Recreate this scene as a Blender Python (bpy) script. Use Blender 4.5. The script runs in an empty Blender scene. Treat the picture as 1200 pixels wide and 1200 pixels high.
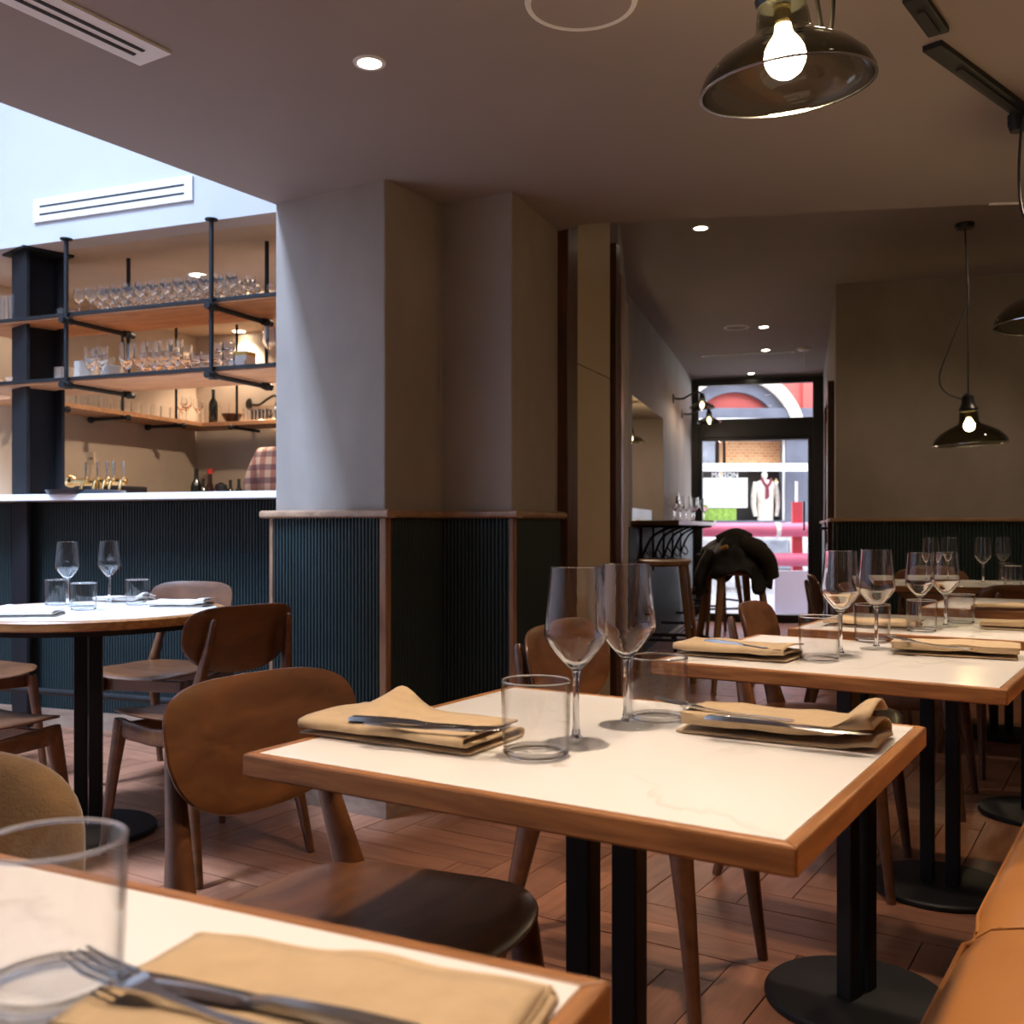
import bpy, bmesh, math, random
from mathutils import Vector, Matrix, noise

random.seed(7)
SC = bpy.context.scene
COL = SC.collection
PI = math.pi
# ------------------------------------------------------------------ camera, world, lights, exposure
F, HY, CAMZ = 1180.0, 617.5, 1.03           # focal length in px, horizon row, eye height
cam_d = bpy.data.cameras.new('camera')
cam = bpy.data.objects.new('camera', cam_d); COL.objects.link(cam)
cam.location = (0, 0, CAMZ); cam.rotation_euler = (PI / 2, 0, 0)
cam_d.sensor_width = 36; cam_d.lens = F / 1200 * 36
cam_d.shift_y = (HY - 600) / 1200
cam_d.clip_start = 0.02; cam_d.clip_end = 200
cam_d.dof.use_dof = True; cam_d.dof.focus_distance = 2.0; cam_d.dof.aperture_fstop = 7.5
SC.camera = cam

SC.view_settings.view_transform = 'Standard'; SC.view_settings.look = 'None'
SC.view_settings.gamma = 1.0; SC.view_settings.use_curve_mapping = False
SC.view_settings.exposure = 0.0
SC.cycles.use_denoising = True
SC.cycles.max_bounces = 10; SC.cycles.diffuse_bounces = 5; SC.cycles.glossy_bounces = 4
SC.cycles.transmission_bounces = 8; SC.cycles.transparent_max_bounces = 32
SC.cycles.caustics_reflective = False; SC.cycles.caustics_refractive = True
SC.cycles.sample_clamp_indirect = 6.0

WORLD_STRENGTH = 9.0
world = bpy.data.worlds.new('overcast_sky'); SC.world = world; world.use_nodes = True
bg = world.node_tree.nodes['Background']
bg.inputs[0].default_value = (0.86, 0.92, 1.0, 1); bg.inputs[1].default_value = WORLD_STRENGTH

WARM = (1.0, 0.77, 0.58)
K_TABLE, K_BAR = 2.5, 2.3                   # strength of the table spots and of the bar downlights
def lamp(kind, name, loc, energy, color, target=None, **kw):
    l = bpy.data.lights.new(name, kind); l.energy = energy; l.color = color
    o = bpy.data.objects.new(name, l); COL.objects.link(o); o.location = loc
    if target is not None:
        o.rotation_euler = (Vector(target) - Vector(loc)).to_track_quat('-Z', 'Y').to_euler()
    for k, v in kw.items(): setattr(l, k, v)
    return o
E_SKY = 880.0
HW = 7.0                                    # top of the light well
sky_l = lamp('AREA', 'skylight_daylight', (-3.55, 1.75, HW - 0.15), E_SKY, (0.52, 0.69, 1.0), shape='RECTANGLE', size=0.9, size_y=2.6, spread=1.75)
sky_l.rotation_euler = (0, 0, -math.radians(32.0))

# ------------------------------------------------------------------ frames
def ang(deg):
    a = math.radians(deg)
    return Vector((math.cos(a), -math.sin(a))), Vector((math.sin(a), math.cos(a)))
TH = 32.0
U, V = ang(TH)             # dining row: U across to the banquette, V away along the row
BET = 21.4
UB, VB = ang(BET)          # bar
OB = Vector((-1.07, 4.57))
AL = 15.6
UC, VC = ang(AL)           # corridor
def at(px, py, z):
    """point of height z that the photograph shows at this pixel"""
    d = (z - CAMZ) * F / (HY - py)
    return Vector(((px - 600) / F * d, d, z))
def bar(s, t, z=0.0):
    p = OB + UB * s + VB * t
    return Vector((p.x, p.y, z))
def bar_s(px, t):
    """s coordinate on the bar plane t seen in column px"""
    k = (px - 600) / F
    b = OB + VB * t
    return (k * b.y - b.x) / (UB.x - k * UB.y)
def face(dx, dy):
    return math.atan2(-dx, dy)

# ------------------------------------------------------------------ materials
MATS = {}
def _nodes(name):
    m = bpy.data.materials.new(name); m.use_nodes = True
    nt = m.node_tree
    return m, nt, nt.nodes['Principled BSDF']
def mk(name, col, rough=0.5, metal=0.0, var=0.0, vscale=6.0, bump=0.0, bscale=60.0, coat=0.0, stretch=(1, 1, 1), spec=0.5, emis=None, estr=0.0, sheen=0.0):
    m, nt, p = _nodes(name)
    p.inputs['Base Color'].default_value = (*col, 1); p.inputs['Roughness'].default_value = rough
    p.inputs['Metallic'].default_value = metal; p.inputs['Coat Weight'].default_value = coat
    p.inputs['Coat Roughness'].default_value = 0.15
    p.inputs['Specular IOR Level'].default_value = spec
    if sheen: p.inputs['Sheen Weight'].default_value = sheen
    if emis:
        p.inputs['Emission Color'].default_value = (*emis, 1); p.inputs['Emission Strength'].default_value = estr
    if var or bump:
        tc = nt.nodes.new('ShaderNodeTexCoord'); mp = nt.nodes.new('ShaderNodeMapping')
        mp.inputs['Scale'].default_value = stretch
        nt.links.new(tc.outputs['Object'], mp.inputs['Vector'])
    if var:
        n = nt.nodes.new('ShaderNodeTexNoise'); n.inputs['Scale'].default_value = vscale; n.inputs['Detail'].default_value = 6
        n.inputs['Roughness'].default_value = 0.6
        nt.links.new(mp.outputs[0], n.inputs['Vector'])
        r = nt.nodes.new('ShaderNodeValToRGB')
        r.color_ramp.elements[0].position = 0.3; r.color_ramp.elements[1].position = 0.7
        r.color_ramp.elements[0].color = (*[c * (1 - var) for c in col], 1)
        r.color_ramp.elements[1].color = (*[min(1, c * (1 + var)) for c in col], 1)
        nt.links.new(n.outputs['Fac'], r.inputs['Fac']); nt.links.new(r.outputs[0], p.inputs['Base Color'])
    if bump:
        n2 = nt.nodes.new('ShaderNodeTexNoise'); n2.inputs['Scale'].default_value = bscale; n2.inputs['Detail'].default_value = 5
        nt.links.new(mp.outputs[0], n2.inputs['Vector'])
        b = nt.nodes.new('ShaderNodeBump'); b.inputs['Strength'].default_value = bump; b.inputs['Distance'].default_value = 0.004
        nt.links.new(n2.outputs['Fac'], b.inputs['Height']); nt.links.new(b.outputs[0], p.inputs['Normal'])
    MATS[name] = m
    return m
def mk_wood(name, dark, light, rough=0.4, stretch=(2, 14, 14), scale=3.0, coat=0.15, perobj=0.0, bump=0.05):
    m, nt, p = _nodes(name)
    tc = nt.nodes.new('ShaderNodeTexCoord'); mp = nt.nodes.new('ShaderNodeMapping'); mp.inputs['Scale'].default_value = stretch
    oi = nt.nodes.new('ShaderNodeObjectInfo')
    ad = nt.nodes.new('ShaderNodeVectorMath'); ad.operation = 'MULTIPLY_ADD'
    cx = nt.nodes.new('ShaderNodeCombineXYZ')
    for i in range(3): nt.links.new(oi.outputs['Random'], cx.inputs[i])
    ad.inputs[1].default_value = (37, 53, 71)
    nt.links.new(cx.outputs[0], ad.inputs[0]); nt.links.new(tc.outputs['Object'], ad.inputs[2])
    nt.links.new(ad.outputs[0], mp.inputs['Vector'])
    n = nt.nodes.new('ShaderNodeTexNoise'); n.inputs['Scale'].default_value = scale; n.inputs['Detail'].default_value = 8
    n.inputs['Roughness'].default_value = 0.55; n.inputs['Distortion'].default_value = 0.6
    nt.links.new(mp.outputs[0], n.inputs['Vector'])
    r = nt.nodes.new('ShaderNodeValToRGB'); r.color_ramp.elements[0].position = 0.32; r.color_ramp.elements[1].position = 0.7
    r.color_ramp.elements[0].color = (*dark, 1); r.color_ramp.elements[1].color = (*light, 1)
    nt.links.new(n.outputs['Fac'], r.inputs['Fac'])
    out = r.outputs[0]
    if perobj:
        hsv = nt.nodes.new('ShaderNodeHueSaturation'); mr = nt.nodes.new('ShaderNodeMapRange')
        mr.inputs['To Min'].default_value = 1 - perobj; mr.inputs['To Max'].default_value = 1 + perobj
        nt.links.new(oi.outputs['Random'], mr.inputs['Value']); nt.links.new(mr.outputs[0], hsv.inputs['Value'])
        nt.links.new(out, hsv.inputs['Color']); out = hsv.outputs[0]
    nt.links.new(out, p.inputs['Base Color'])
    p.inputs['Roughness'].default_value = rough; p.inputs['Coat Weight'].default_value = coat; p.inputs['Coat Roughness'].default_value = 0.25
    if bump:
        b = nt.nodes.new('ShaderNodeBump'); b.inputs['Strength'].default_value = bump; b.inputs['Distance'].default_value = 0.003
        nt.links.new(n.outputs['Fac'], b.inputs['Height']); nt.links.new(b.outputs[0], p.inputs['Normal'])
    MATS[name] = m
    return m
def mk_glass(name, tint=(0.98, 0.98, 0.98), ior=1.5, rough=0.0, edge=1.0, fmax=1.0, epow=3.0):
    """thin clear glass wall: Fresnel reflection over straight transmission"""
    m, nt, p = _nodes(name); nt.nodes.remove(p)
    out = nt.nodes['Material Output']
    lw = nt.nodes.new('ShaderNodeLayerWeight'); lw.inputs['Blend'].default_value = 0.5
    pw = nt.nodes.new('ShaderNodeMath'); pw.operation = 'POWER'; pw.inputs[1].default_value = 4.0
    f0 = ((ior - 1) / (ior + 1)) ** 2
    fr = nt.nodes.new('ShaderNodeMath'); fr.operation = 'MULTIPLY_ADD'; fr.inputs[1].default_value = fmax - f0; fr.inputs[2].default_value = f0
    nt.links.new(lw.outputs['Facing'], pw.inputs[0]); nt.links.new(pw.outputs[0], fr.inputs[0])
    tr = nt.nodes.new('ShaderNodeBsdfTransparent'); tr.inputs[0].default_value = (*tint, 1)
    gl = nt.nodes.new('ShaderNodeBsdfGlossy'); gl.inputs['Roughness'].default_value = rough
    if edge < 1:      # tint darkened towards the outline, standing in for refracted dark surroundings
        mt = nt.nodes.new('ShaderNodeMix'); mt.data_type = 'RGBA'; p3 = nt.nodes.new('ShaderNodeMath'); p3.operation = 'POWER'; p3.inputs[1].default_value = epow
        nt.links.new(lw.outputs['Facing'], p3.inputs[0]); nt.links.new(p3.outputs[0], mt.inputs['Factor'])
        mt.inputs[6].default_value = (*tint, 1); mt.inputs[7].default_value = (*[c * edge for c in tint], 1); nt.links.new(mt.outputs[2], tr.inputs[0])
    mx = nt.nodes.new('ShaderNodeMixShader')
    nt.links.new(fr.outputs[0], mx.inputs[0]); nt.links.new(tr.outputs[0], mx.inputs[1]); nt.links.new(gl.outputs[0], mx.inputs[2])
    nt.links.new(mx.outputs[0], out.inputs['Surface'])
    MATS[name] = m
    return m
def mk_solid_glass(name, col=(1, 1, 1), ior=1.45):
    m, nt, p = _nodes(name)
    p.inputs['Base Color'].default_value = (*col, 1); p.inputs['Roughness'].default_value = 0.0
    p.inputs['Transmission Weight'].default_value = 1.0; p.inputs['IOR'].default_value = ior
    MATS[name] = m
    return m
def mk_emit(name, col, strength):
    m, nt, p = _nodes(name); nt.nodes.remove(p)
    e = nt.nodes.new('ShaderNodeEmission'); e.inputs[0].default_value = (*col, 1); e.inputs[1].default_value = strength
    nt.links.new(e.outputs[0], nt.nodes['Material Output'].inputs['Surface'])
    MATS[name] = m
    return m

mk('plaster', (0.295, 0.250, 0.214), 0.75, var=0.15, vscale=2.6, bump=0.10, bscale=18, stretch=(1, 1, 0.6))
mk('ceiling_paint', (0.29, 0.245, 0.228), 0.8, var=0.04, vscale=1.5, bump=0.03, bscale=40)
mk('white_wall', (0.47, 0.465, 0.47), 0.8, var=0.03, vscale=2)
mk('bar_plaster', (0.50, 0.41, 0.31), 0.7, var=0.12, vscale=2.0, bump=0.08, bscale=14)
mk('white_paint', (0.78, 0.77, 0.76), 0.5)
mk('slot_dark', (0.02, 0.018, 0.016), 0.8)
mk('green_panel', (0.008, 0.020, 0.022), 0.5, var=0.15, vscale=4)
mk('beige_panel', (0.50, 0.40, 0.27), 0.6, var=0.05, vscale=2)
mk('floor_grout', (0.10, 0.06, 0.045), 0.9)
mk('black_metal', (0.009, 0.009, 0.010), 0.5, metal=0.0, spec=0.3, var=0.2, vscale=8)
mk('steel_column', (0.010, 0.010, 0.012), 0.6, var=0.15, vscale=3, spec=0.2)
mk('black_frame', (0.010, 0.010, 0.011), 0.4)
mk('chrome', (0.80, 0.78, 0.74), 0.12, metal=1.0)
mk('cutlery_steel', (0.62, 0.60, 0.57), 0.18, metal=1.0)
mk('brass', (0.80, 0.60, 0.30), 0.2, metal=1.0)
mk('quartz', (0.86, 0.86, 0.88), 0.25)
mk('napkin_linen', (0.50, 0.365, 0.215), 0.9, var=0.08, vscale=40, bump=0.25, bscale=500, sheen=0.1)
mk('napkin_pale', (0.62, 0.56, 0.50), 0.9, var=0.06, vscale=40, bump=0.2, bscale=500)
mk('leather', (0.37, 0.150, 0.038), 0.42, var=0.08, vscale=5, bump=0.12, bscale=160)
mk('leather_piping', (0.34, 0.135, 0.033), 0.45)
mk('suede', (0.16, 0.092, 0.038), 0.95, var=0.35, vscale=9, bump=0.3, bscale=220, sheen=0.4)
mk('porcelain', (0.80, 0.78, 0.74), 0.2)
mk('dark_plastic', (0.012, 0.013, 0.018), 0.35)
mk('tray_black', (0.02, 0.024, 0.035), 0.35)
mk('bottle_glass', (0.010, 0.014, 0.008), 0.08, spec=0.6)
mk('bottle_brown', (0.030, 0.014, 0.006), 0.1)
mk('red_cap', (0.45, 0.02, 0.02), 0.4)
mk('card', (0.55, 0.36, 0.18), 0.7)
mk('print_dark', (0.05, 0.03, 0.02), 0.7)
mk('jacket_dark', (0.009, 0.008, 0.006), 0.75, var=0.4, vscale=8, bump=0.3, bscale=60)
mk('jacket_olive', (0.030, 0.027, 0.017), 0.8, var=0.2, vscale=10, bump=0.2, bscale=60)
mk('jacket_lining', (0.55, 0.30, 0.07), 0.8)
mk('skin', (0.52, 0.30, 0.21), 0.55)
mk('hair', (0.03, 0.018, 0.012), 0.6)
mk('trousers', (0.02, 0.022, 0.03), 0.8)
mk('cord_black', (0.012, 0.010, 0.009), 0.6)
mk('yellow_label', (0.75, 0.55, 0.15), 0.6)
mk('street', (0.27, 0.275, 0.30), 0.8, var=0.2, vscale=5, bump=0.3, bscale=12)
mk('stone_grey', (0.20, 0.21, 0.25), 0.85, var=0.35, vscale=5, bump=0.5, bscale=14)
mk('stone_pale', (0.48, 0.47, 0.48), 0.85, var=0.35, vscale=7, bump=0.5, bscale=20)
mk('facade_red', (0.42, 0.085, 0.075), 0.8, var=0.05, vscale=3)
mk('facade_cream', (0.78, 0.70, 0.58), 0.8)
mk('facade_blue', (0.11, 0.115, 0.155), 0.8, var=0.15, vscale=4)
mk('shop_dark', (0.05, 0.045, 0.045), 0.6, var=0.3, vscale=3)
mk('shop_wood', (0.62, 0.36, 0.18), 0.6)
mk('barrier_pink', (0.62, 0.14, 0.24), 0.45)
mk('barrier_red', (0.50, 0.05, 0.07), 0.45)
mk('barrier_white', (0.85, 0.85, 0.85), 0.5)
mk('hedge_green', (0.22, 0.36, 0.06), 0.8, var=0.4, vscale=20)
mk('coat_white', (0.80, 0.74, 0.66), 0.8, var=0.2, vscale=14)
mk('scarf_red', (0.22, 0.03, 0.06), 0.8)
mk('lavender', (0.62, 0.56, 0.72), 0.7)
mk('socket_black', (0.015, 0.014, 0.012), 0.35)
mk_wood('chair_wood', (0.070, 0.025, 0.009), (0.150, 0.057, 0.020), rough=0.34, stretch=(3, 9, 9), scale=2.5, coat=0.35)
mk_wood('oak_edge', (0.19, 0.072, 0.020), (0.41, 0.18, 0.058), rough=0.42, stretch=(3, 30, 30), scale=2.2, coat=0.1)
mk_wood('shelf_wood', (0.36, 0.165, 0.075), (0.58, 0.30, 0.14), rough=0.5, stretch=(2.5, 20, 20), scale=2.0, coat=0.0)
mk_wood('floor_wood', (0.22, 0.092, 0.052), (0.37, 0.165, 0.092), rough=0.34, stretch=(2.5, 18, 18), scale=2.0, coat=0.25, perobj=0.14)
mk_wood('trim_wood', (0.16, 0.075, 0.035), (0.32, 0.165, 0.085), rough=0.45, stretch=(14, 14, 2.5), scale=2.0)
mk_wood('rail_wood', (0.24, 0.13, 0.07), (0.40, 0.24, 0.14), rough=0.42, stretch=(2.5, 14, 14), scale=2.0)
mk_wood('dark_wood', (0.045, 0.016, 0.008), (0.10, 0.035, 0.016), rough=0.4, stretch=(10, 10, 1.5), scale=2.0)
mk_wood('baseboard_wood', (0.20, 0.13, 0.09), (0.33, 0.23, 0.17), rough=0.5, stretch=(2, 12, 12), scale=2.0)
mk_wood('stool_wood', (0.20, 0.10, 0.045), (0.40, 0.22, 0.10), rough=0.4, stretch=(10, 10, 2), scale=2.0)
mk_glass('clear_glass', (0.975, 0.975, 0.975), edge=0.42)
mk_glass('tumbler_glass', (0.99, 0.99, 0.99), ior=1.5, edge=0.25, epow=6.0)
mk_glass('foot_glass', (0.99, 0.99, 0.99), ior=1.35, fmax=0.35)
mk_glass('sky_blocking_glass', (0.15, 0.16, 0.17), ior=1.4)
mk_glass('window_glass', (0.97, 0.98, 0.98), ior=1.3)
mk_glass('smoked_glass', (0.60, 0.60, 0.52), ior=1.55, edge=0.4)
mk_solid_glass('solid_glass')
mk_emit('bulb_glow', (1.0, 0.78, 0.50), 180.0)
mk_emit('bulb_far', (1.0, 0.76, 0.45), 300.0)
mk_emit('downlight_glow', (1.0, 0.86, 0.66), 30.0)
mk_emit('bulb_day', (1.0, 0.80, 0.48), 22.0)

def marble():
    m, nt, p = _nodes('marble')
    tc = nt.nodes.new('ShaderNodeTexCoord')
    n = nt.nodes.new('ShaderNodeTexNoise'); n.inputs['Scale'].default_value = 2.2; n.inputs['Detail'].default_value = 6; n.inputs['Distortion'].default_value = 0.5
    oi = nt.nodes.new('ShaderNodeObjectInfo'); ad = nt.nodes.new('ShaderNodeVectorMath'); ad.operation = 'ADD'
    nt.links.new(tc.outputs['Object'], ad.inputs[0]); nt.links.new(oi.outputs['Location'], ad.inputs[1])
    nt.links.new(ad.outputs[0], n.inputs['Vector'])
    s = nt.nodes.new('ShaderNodeMath'); s.operation = 'SUBTRACT'; s.inputs[1].default_value = 0.5
    a = nt.nodes.new('ShaderNodeMath'); a.operation = 'ABSOLUTE'
    nt.links.new(n.outputs['Fac'], s.inputs[0]); nt.links.new(s.outputs[0], a.inputs[0])
    n3 = nt.nodes.new('ShaderNodeTexNoise'); n3.inputs['Scale'].default_value = 2.3
    nt.links.new(ad.outputs[0], n3.inputs['Vector'])
    r = nt.nodes.new('ShaderNodeValToRGB'); r.color_ramp.elements[0].position = 0.0; r.color_ramp.elements[1].position = 0.014
    r.color_ramp.elements[0].color = (0.58, 0.55, 0.51, 1); r.color_ramp.elements[1].color = (0.80, 0.785, 0.76, 1)
    nt.links.new(a.outputs[0], r.inputs['Fac'])
    r2 = nt.nodes.new('ShaderNodeValToRGB'); r2.color_ramp.elements[0].position = 0.44; r2.color_ramp.elements[1].position = 0.56
    nt.links.new(n3.outputs['Fac'], r2.inputs['Fac'])
    mx = nt.nodes.new('ShaderNodeMix'); mx.data_type = 'RGBA'
    nt.links.new(r2.outputs[0], mx.inputs['Factor']); mx.inputs[6].default_value = (0.80, 0.785, 0.76, 1)
    nt.links.new(r.outputs[0], mx.inputs[7]); nt.links.new(mx.outputs[2], p.inputs['Base Color'])
    p.inputs['Roughness'].default_value = 0.22
    MATS['marble'] = m
marble()
def brickmat():
    m, nt, p = _nodes('shop_brick')
    tc = nt.nodes.new('ShaderNodeTexCoord'); mp = nt.nodes.new('ShaderNodeMapping'); mp.inputs['Rotation'].default_value = (PI / 2, 0, 0)
    b = nt.nodes.new('ShaderNodeTexBrick'); b.inputs['Scale'].default_value = 5.0
    b.inputs['Color1'].default_value = (0.80, 0.34, 0.13, 1); b.inputs['Color2'].default_value = (0.88, 0.48, 0.22, 1); b.inputs['Mortar'].default_value = (0.9, 0.72, 0.5, 1)
    nt.links.new(tc.outputs['Object'], mp.inputs[0]); nt.links.new(mp.outputs[0], b.inputs['Vector']); nt.links.new(b.outputs[0], p.inputs['Base Color'])
    p.inputs['Roughness'].default_value = 0.8
    MATS['shop_brick'] = m
brickmat()
def plaid():
    m, nt, p = _nodes('plaid_shirt')
    tc = nt.nodes.new('ShaderNodeTexCoord'); sp = nt.nodes.new('ShaderNodeSeparateXYZ')
    nt.links.new(tc.outputs['Object'], sp.inputs[0])
    def band(sock, period, width):
        d = nt.nodes.new('ShaderNodeMath'); d.operation = 'DIVIDE'; d.inputs[1].default_value = period
        f = nt.nodes.new('ShaderNodeMath'); f.operation = 'FRACT'; l = nt.nodes.new('ShaderNodeMath'); l.operation = 'LESS_THAN'; l.inputs[1].default_value = width
        nt.links.new(sock, d.inputs[0]); nt.links.new(d.outputs[0], f.inputs[0]); nt.links.new(f.outputs[0], l.inputs[0])
        return l.outputs[0]
    def mix(fac, a, b, amt):
        x = nt.nodes.new('ShaderNodeMix'); x.data_type = 'RGBA'
        mu = nt.nodes.new('ShaderNodeMath'); mu.operation = 'MULTIPLY'; mu.inputs[1].default_value = amt
        nt.links.new(fac, mu.inputs[0]); nt.links.new(mu.outputs[0], x.inputs['Factor'])
        if isinstance(a, tuple): x.inputs[6].default_value = a
        else: nt.links.new(a, x.inputs[6])
        x.inputs[7].default_value = b
        return x.outputs[2]
    c = mix(band(sp.outputs['X'], 0.075, 0.5), (0.62, 0.50, 0.42, 1), (0.28, 0.06, 0.05, 1), 0.65)
    c = mix(band(sp.outputs['Z'], 0.075, 0.45), c, (0.10, 0.05, 0.09, 1), 0.65)
    nt.links.new(c, p.inputs['Base Color']); p.inputs['Roughness'].default_value = 0.9
    MATS['plaid_shirt'] = m
plaid()

# ------------------------------------------------------------------ mesh building
class MB:
    def __init__(s): s.v = []; s.f = []
    def add(s, vs, fs):
        o = len(s.v); s.v += [tuple(v) for v in vs]; s.f += [tuple(i + o for i in f) for f in fs]; return s
    def box(s, c, size, rz=0.0, M=None):
        x, y, z = [d / 2 for d in size]
        pts = [Vector((a, b, d)) for d in (-z, z) for a, b in ((-x, -y), (x, -y), (x, y), (-x, y))]
        R = M or Matrix.Rotation(rz, 3, 'Z')
        return s.add([R @ p + Vector(c) for p in pts], [(3, 2, 1, 0), (4, 5, 6, 7), (0, 1, 5, 4), (1, 2, 6, 5), (2, 3, 7, 6), (3, 0, 4, 7)])
    def prism(s, pts, z0, z1):
        n = len(pts)
        a = sum(pts[i][0] * pts[(i + 1) % n][1] - pts[(i + 1) % n][0] * pts[i][1] for i in range(n))
        if a < 0: pts = pts[::-1]
        vs = [(p[0], p[1], z0) for p in pts] + [(p[0], p[1], z1) for p in pts]
        fs = [tuple(range(n - 1, -1, -1)), tuple(range(n, 2 * n))] + [(i, (i + 1) % n, n + (i + 1) % n, n + i) for i in range(n)]
        return s.add(vs, fs)
    def lathe(s, prof, n=32, c=(0, 0, 0), closed=False):
        """prof: (r, z) list, spun about z; r = 0 ends become poles"""
        rows = []; vs = []
        for r, z in prof:
            if r < 1e-6: rows.append([len(vs)]); vs.append((c[0], c[1], c[2] + z))
            else:
                rows.append(list(range(len(vs), len(vs) + n)))
                vs += [(c[0] + r * math.cos(2 * PI * i / n), c[1] + r * math.sin(2 * PI * i / n), c[2] + z) for i in range(n)]
        fs = []
        pairs = list(zip(rows[:-1], rows[1:])) + ([(rows[-1], rows[0])] if closed else [])
        for a, b in pairs:
            for i in range(n):
                j = (i + 1) % n
                if len(a) == 1 and len(b) == 1: continue
                if len(a) == 1: fs.append((a[0], b[j], b[i]))
                elif len(b) == 1: fs.append((a[i], a[j], b[0]))
                else: fs.append((a[i], a[j], b[j], b[i]))
        return s.add(vs, fs)
    def tube(s, path, r, n=10, cap=True):
        path = [Vector(p) for p in path]; rs = r if isinstance(r, (list, tuple)) else [r] * len(path)
        return s.limb(path, [(q, q) for q in rs], n, 2.0)
    def limb(s, path, radii, n=12, e=2.6, side=None):
        """swept superellipse; radii = (across, along-side) per point"""
        path = [Vector(p) for p in path]; m = len(path); vs = []; fs = []
        if len(radii) != m: radii = [radii[round(k * (len(radii) - 1) / (m - 1))] for k in range(m)]
        t0 = (path[1] - path[0]).normalized()
        sd = Vector(side) if side else (Vector((0, 0, 1)) if abs(t0.z) < 0.9 else Vector((1, 0, 0)))
        for k in range(m):
            t = (path[min(k + 1, m - 1)] - path[max(k - 1, 0)]).normalized()
            b = t.cross(sd); b = b.normalized() if b.length > 1e-6 else Vector((1, 0, 0))
            a = b.cross(t).normalized()
            if not side: sd = a
            ra, rb = radii[k]
            for i in range(n):
                w = 2 * PI * i / n; cx, sx = math.cos(w), math.sin(w)
                px = math.copysign(abs(cx) ** (2 / e), cx); py = math.copysign(abs(sx) ** (2 / e), sx)
                vs.append(path[k] + b * (px * ra) + a * (py * rb))
        for k in range(m - 1):
            for i in range(n):
                j = (i + 1) % n
                fs.append((k * n + i, k * n + j, (k + 1) * n + j, (k + 1) * n + i))
        fs.append(tuple(range(n - 1, -1, -1))); fs.append(tuple(range((m - 1) * n, m * n)))
        return s.add(vs, fs)
    def ball(s, c, r, n=16, m=10, sc=(1, 1, 1)):
        vs = [(c[0], c[1], c[2] - r * sc[2])]
        for k in range(1, m):
            ph = -PI / 2 + PI * k / m
            for i in range(n):
                a = 2 * PI * i / n
                vs.append((c[0] + r * sc[0] * math.cos(ph) * math.cos(a), c[1] + r * sc[1] * math.cos(ph) * math.sin(a), c[2] + r * sc[2] * math.sin(ph)))
        vs.append((c[0], c[1], c[2] + r * sc[2])); L = len(vs) - 1; fs = []
        for i in range(n):
            j = (i + 1) % n
            fs.append((0, 1 + j, 1 + i)); fs.append((L, L - n + i, L - n + j))
            for k in range(m - 2):
                fs.append((1 + k * n + i, 1 + k * n + j, 1 + (k + 1) * n + j, 1 + (k + 1) * n + i))
        return s.add(vs, fs)
    def plate(s, outline, thick, shape, rings=8):
        """closed sheet over a star-shaped outline; shape(x, y) -> offset of the mid surface"""
        n = len(outline); vs = []; fs = []
        for side in (1, -1):
            base = len(vs)
            vs.append((0, 0, shape(0, 0) + side * thick / 2))
            for k in range(1, rings + 1):
                q = k / rings
                tk = thick / 2 if k < rings else thick / 2 * 0.55
                for x, y in outline: vs.append((x * q, y * q, shape(x * q, y * q) + side * tk))
            for i in range(n):
                j = (i + 1) % n
                tri = (base, base + 1 + i, base + 1 + j)
                fs.append(tri if side > 0 else tri[::-1])
                for k in range(rings - 1):
                    a = base + 1 + k * n
                    qd = (a + i, a + n + i, a + n + j, a + j)
                    fs.append(qd if side > 0 else qd[::-1])
        h = len(vs) // 2; lo = 1 + (rings - 1) * n
        o2 = [(x * 1.012, y * 1.012) for x, y in outline]
        mid = len(vs)
        vs += [(x, y, shape(x, y)) for x, y in o2]
        for i in range(n):
            j = (i + 1) % n
            fs.append((lo + i, mid + i, mid + j, lo + j)); fs.append((mid + i, h + lo + i, h + lo + j, mid + j))
        return s.add(vs, fs)
    def mesh(s, name, smooth=35):
        me = bpy.data.meshes.new(name); me.from_pydata(s.v, [], s.f)
        if smooth:
            me.polygons.foreach_set('use_smooth', [True] * len(me.polygons))
            me.update(); me.set_sharp_from_angle(angle=math.radians(smooth))
        me.update()
        return me
    def obj(s, name, mat, parent=None, smooth=35, bevel=0.0, M=None, loc=None, rz=None, label=None, kind=None):
        me = s.mesh(name, smooth)
        if M is not None: me.transform(M)
        me.materials.append(MATS[mat])
        o = bpy.data.objects.new(name, me); COL.objects.link(o)
        if parent is not None: o.parent = parent
        if loc is not None: o.location = loc
        if rz is not None: o.rotation_euler = (0, 0, rz)
        if bevel:
            b = o.modifiers.new('edge', 'BEVEL'); b.width = bevel; b.segments = 2; b.limit_method = 'ANGLE'; b.angle_limit = math.radians(50)
        if label: o['label'] = label
        if kind: o['kind'] = kind
        return o
def tag(o, label=None, cat=None, group=None, kind=None):
    if label: o['label'] = label
    if cat: o['category'] = cat
    if group: o['group'] = group
    if kind: o['kind'] = kind
    return o
def thing(name, label, cat, loc=(0, 0, 0), rz=0.0, group=None):
    o = bpy.data.objects.new(name, None); COL.objects.link(o)
    o.location = loc; o.rotation_euler = (0, 0, rz)
    return tag(o, label, cat, group)
def struct(o): o['kind'] = 'structure'; return o
KIDS = {}
def kids(o): return [c for c in COL.objects if c.parent is o]
def copy_tree(o, parent=None, children=None):
    c = o.copy(); COL.objects.link(c); c.parent = parent
    for ch in (children if children is not None else kids(o)):
        copy_tree(ch, c)
    return c
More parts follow.
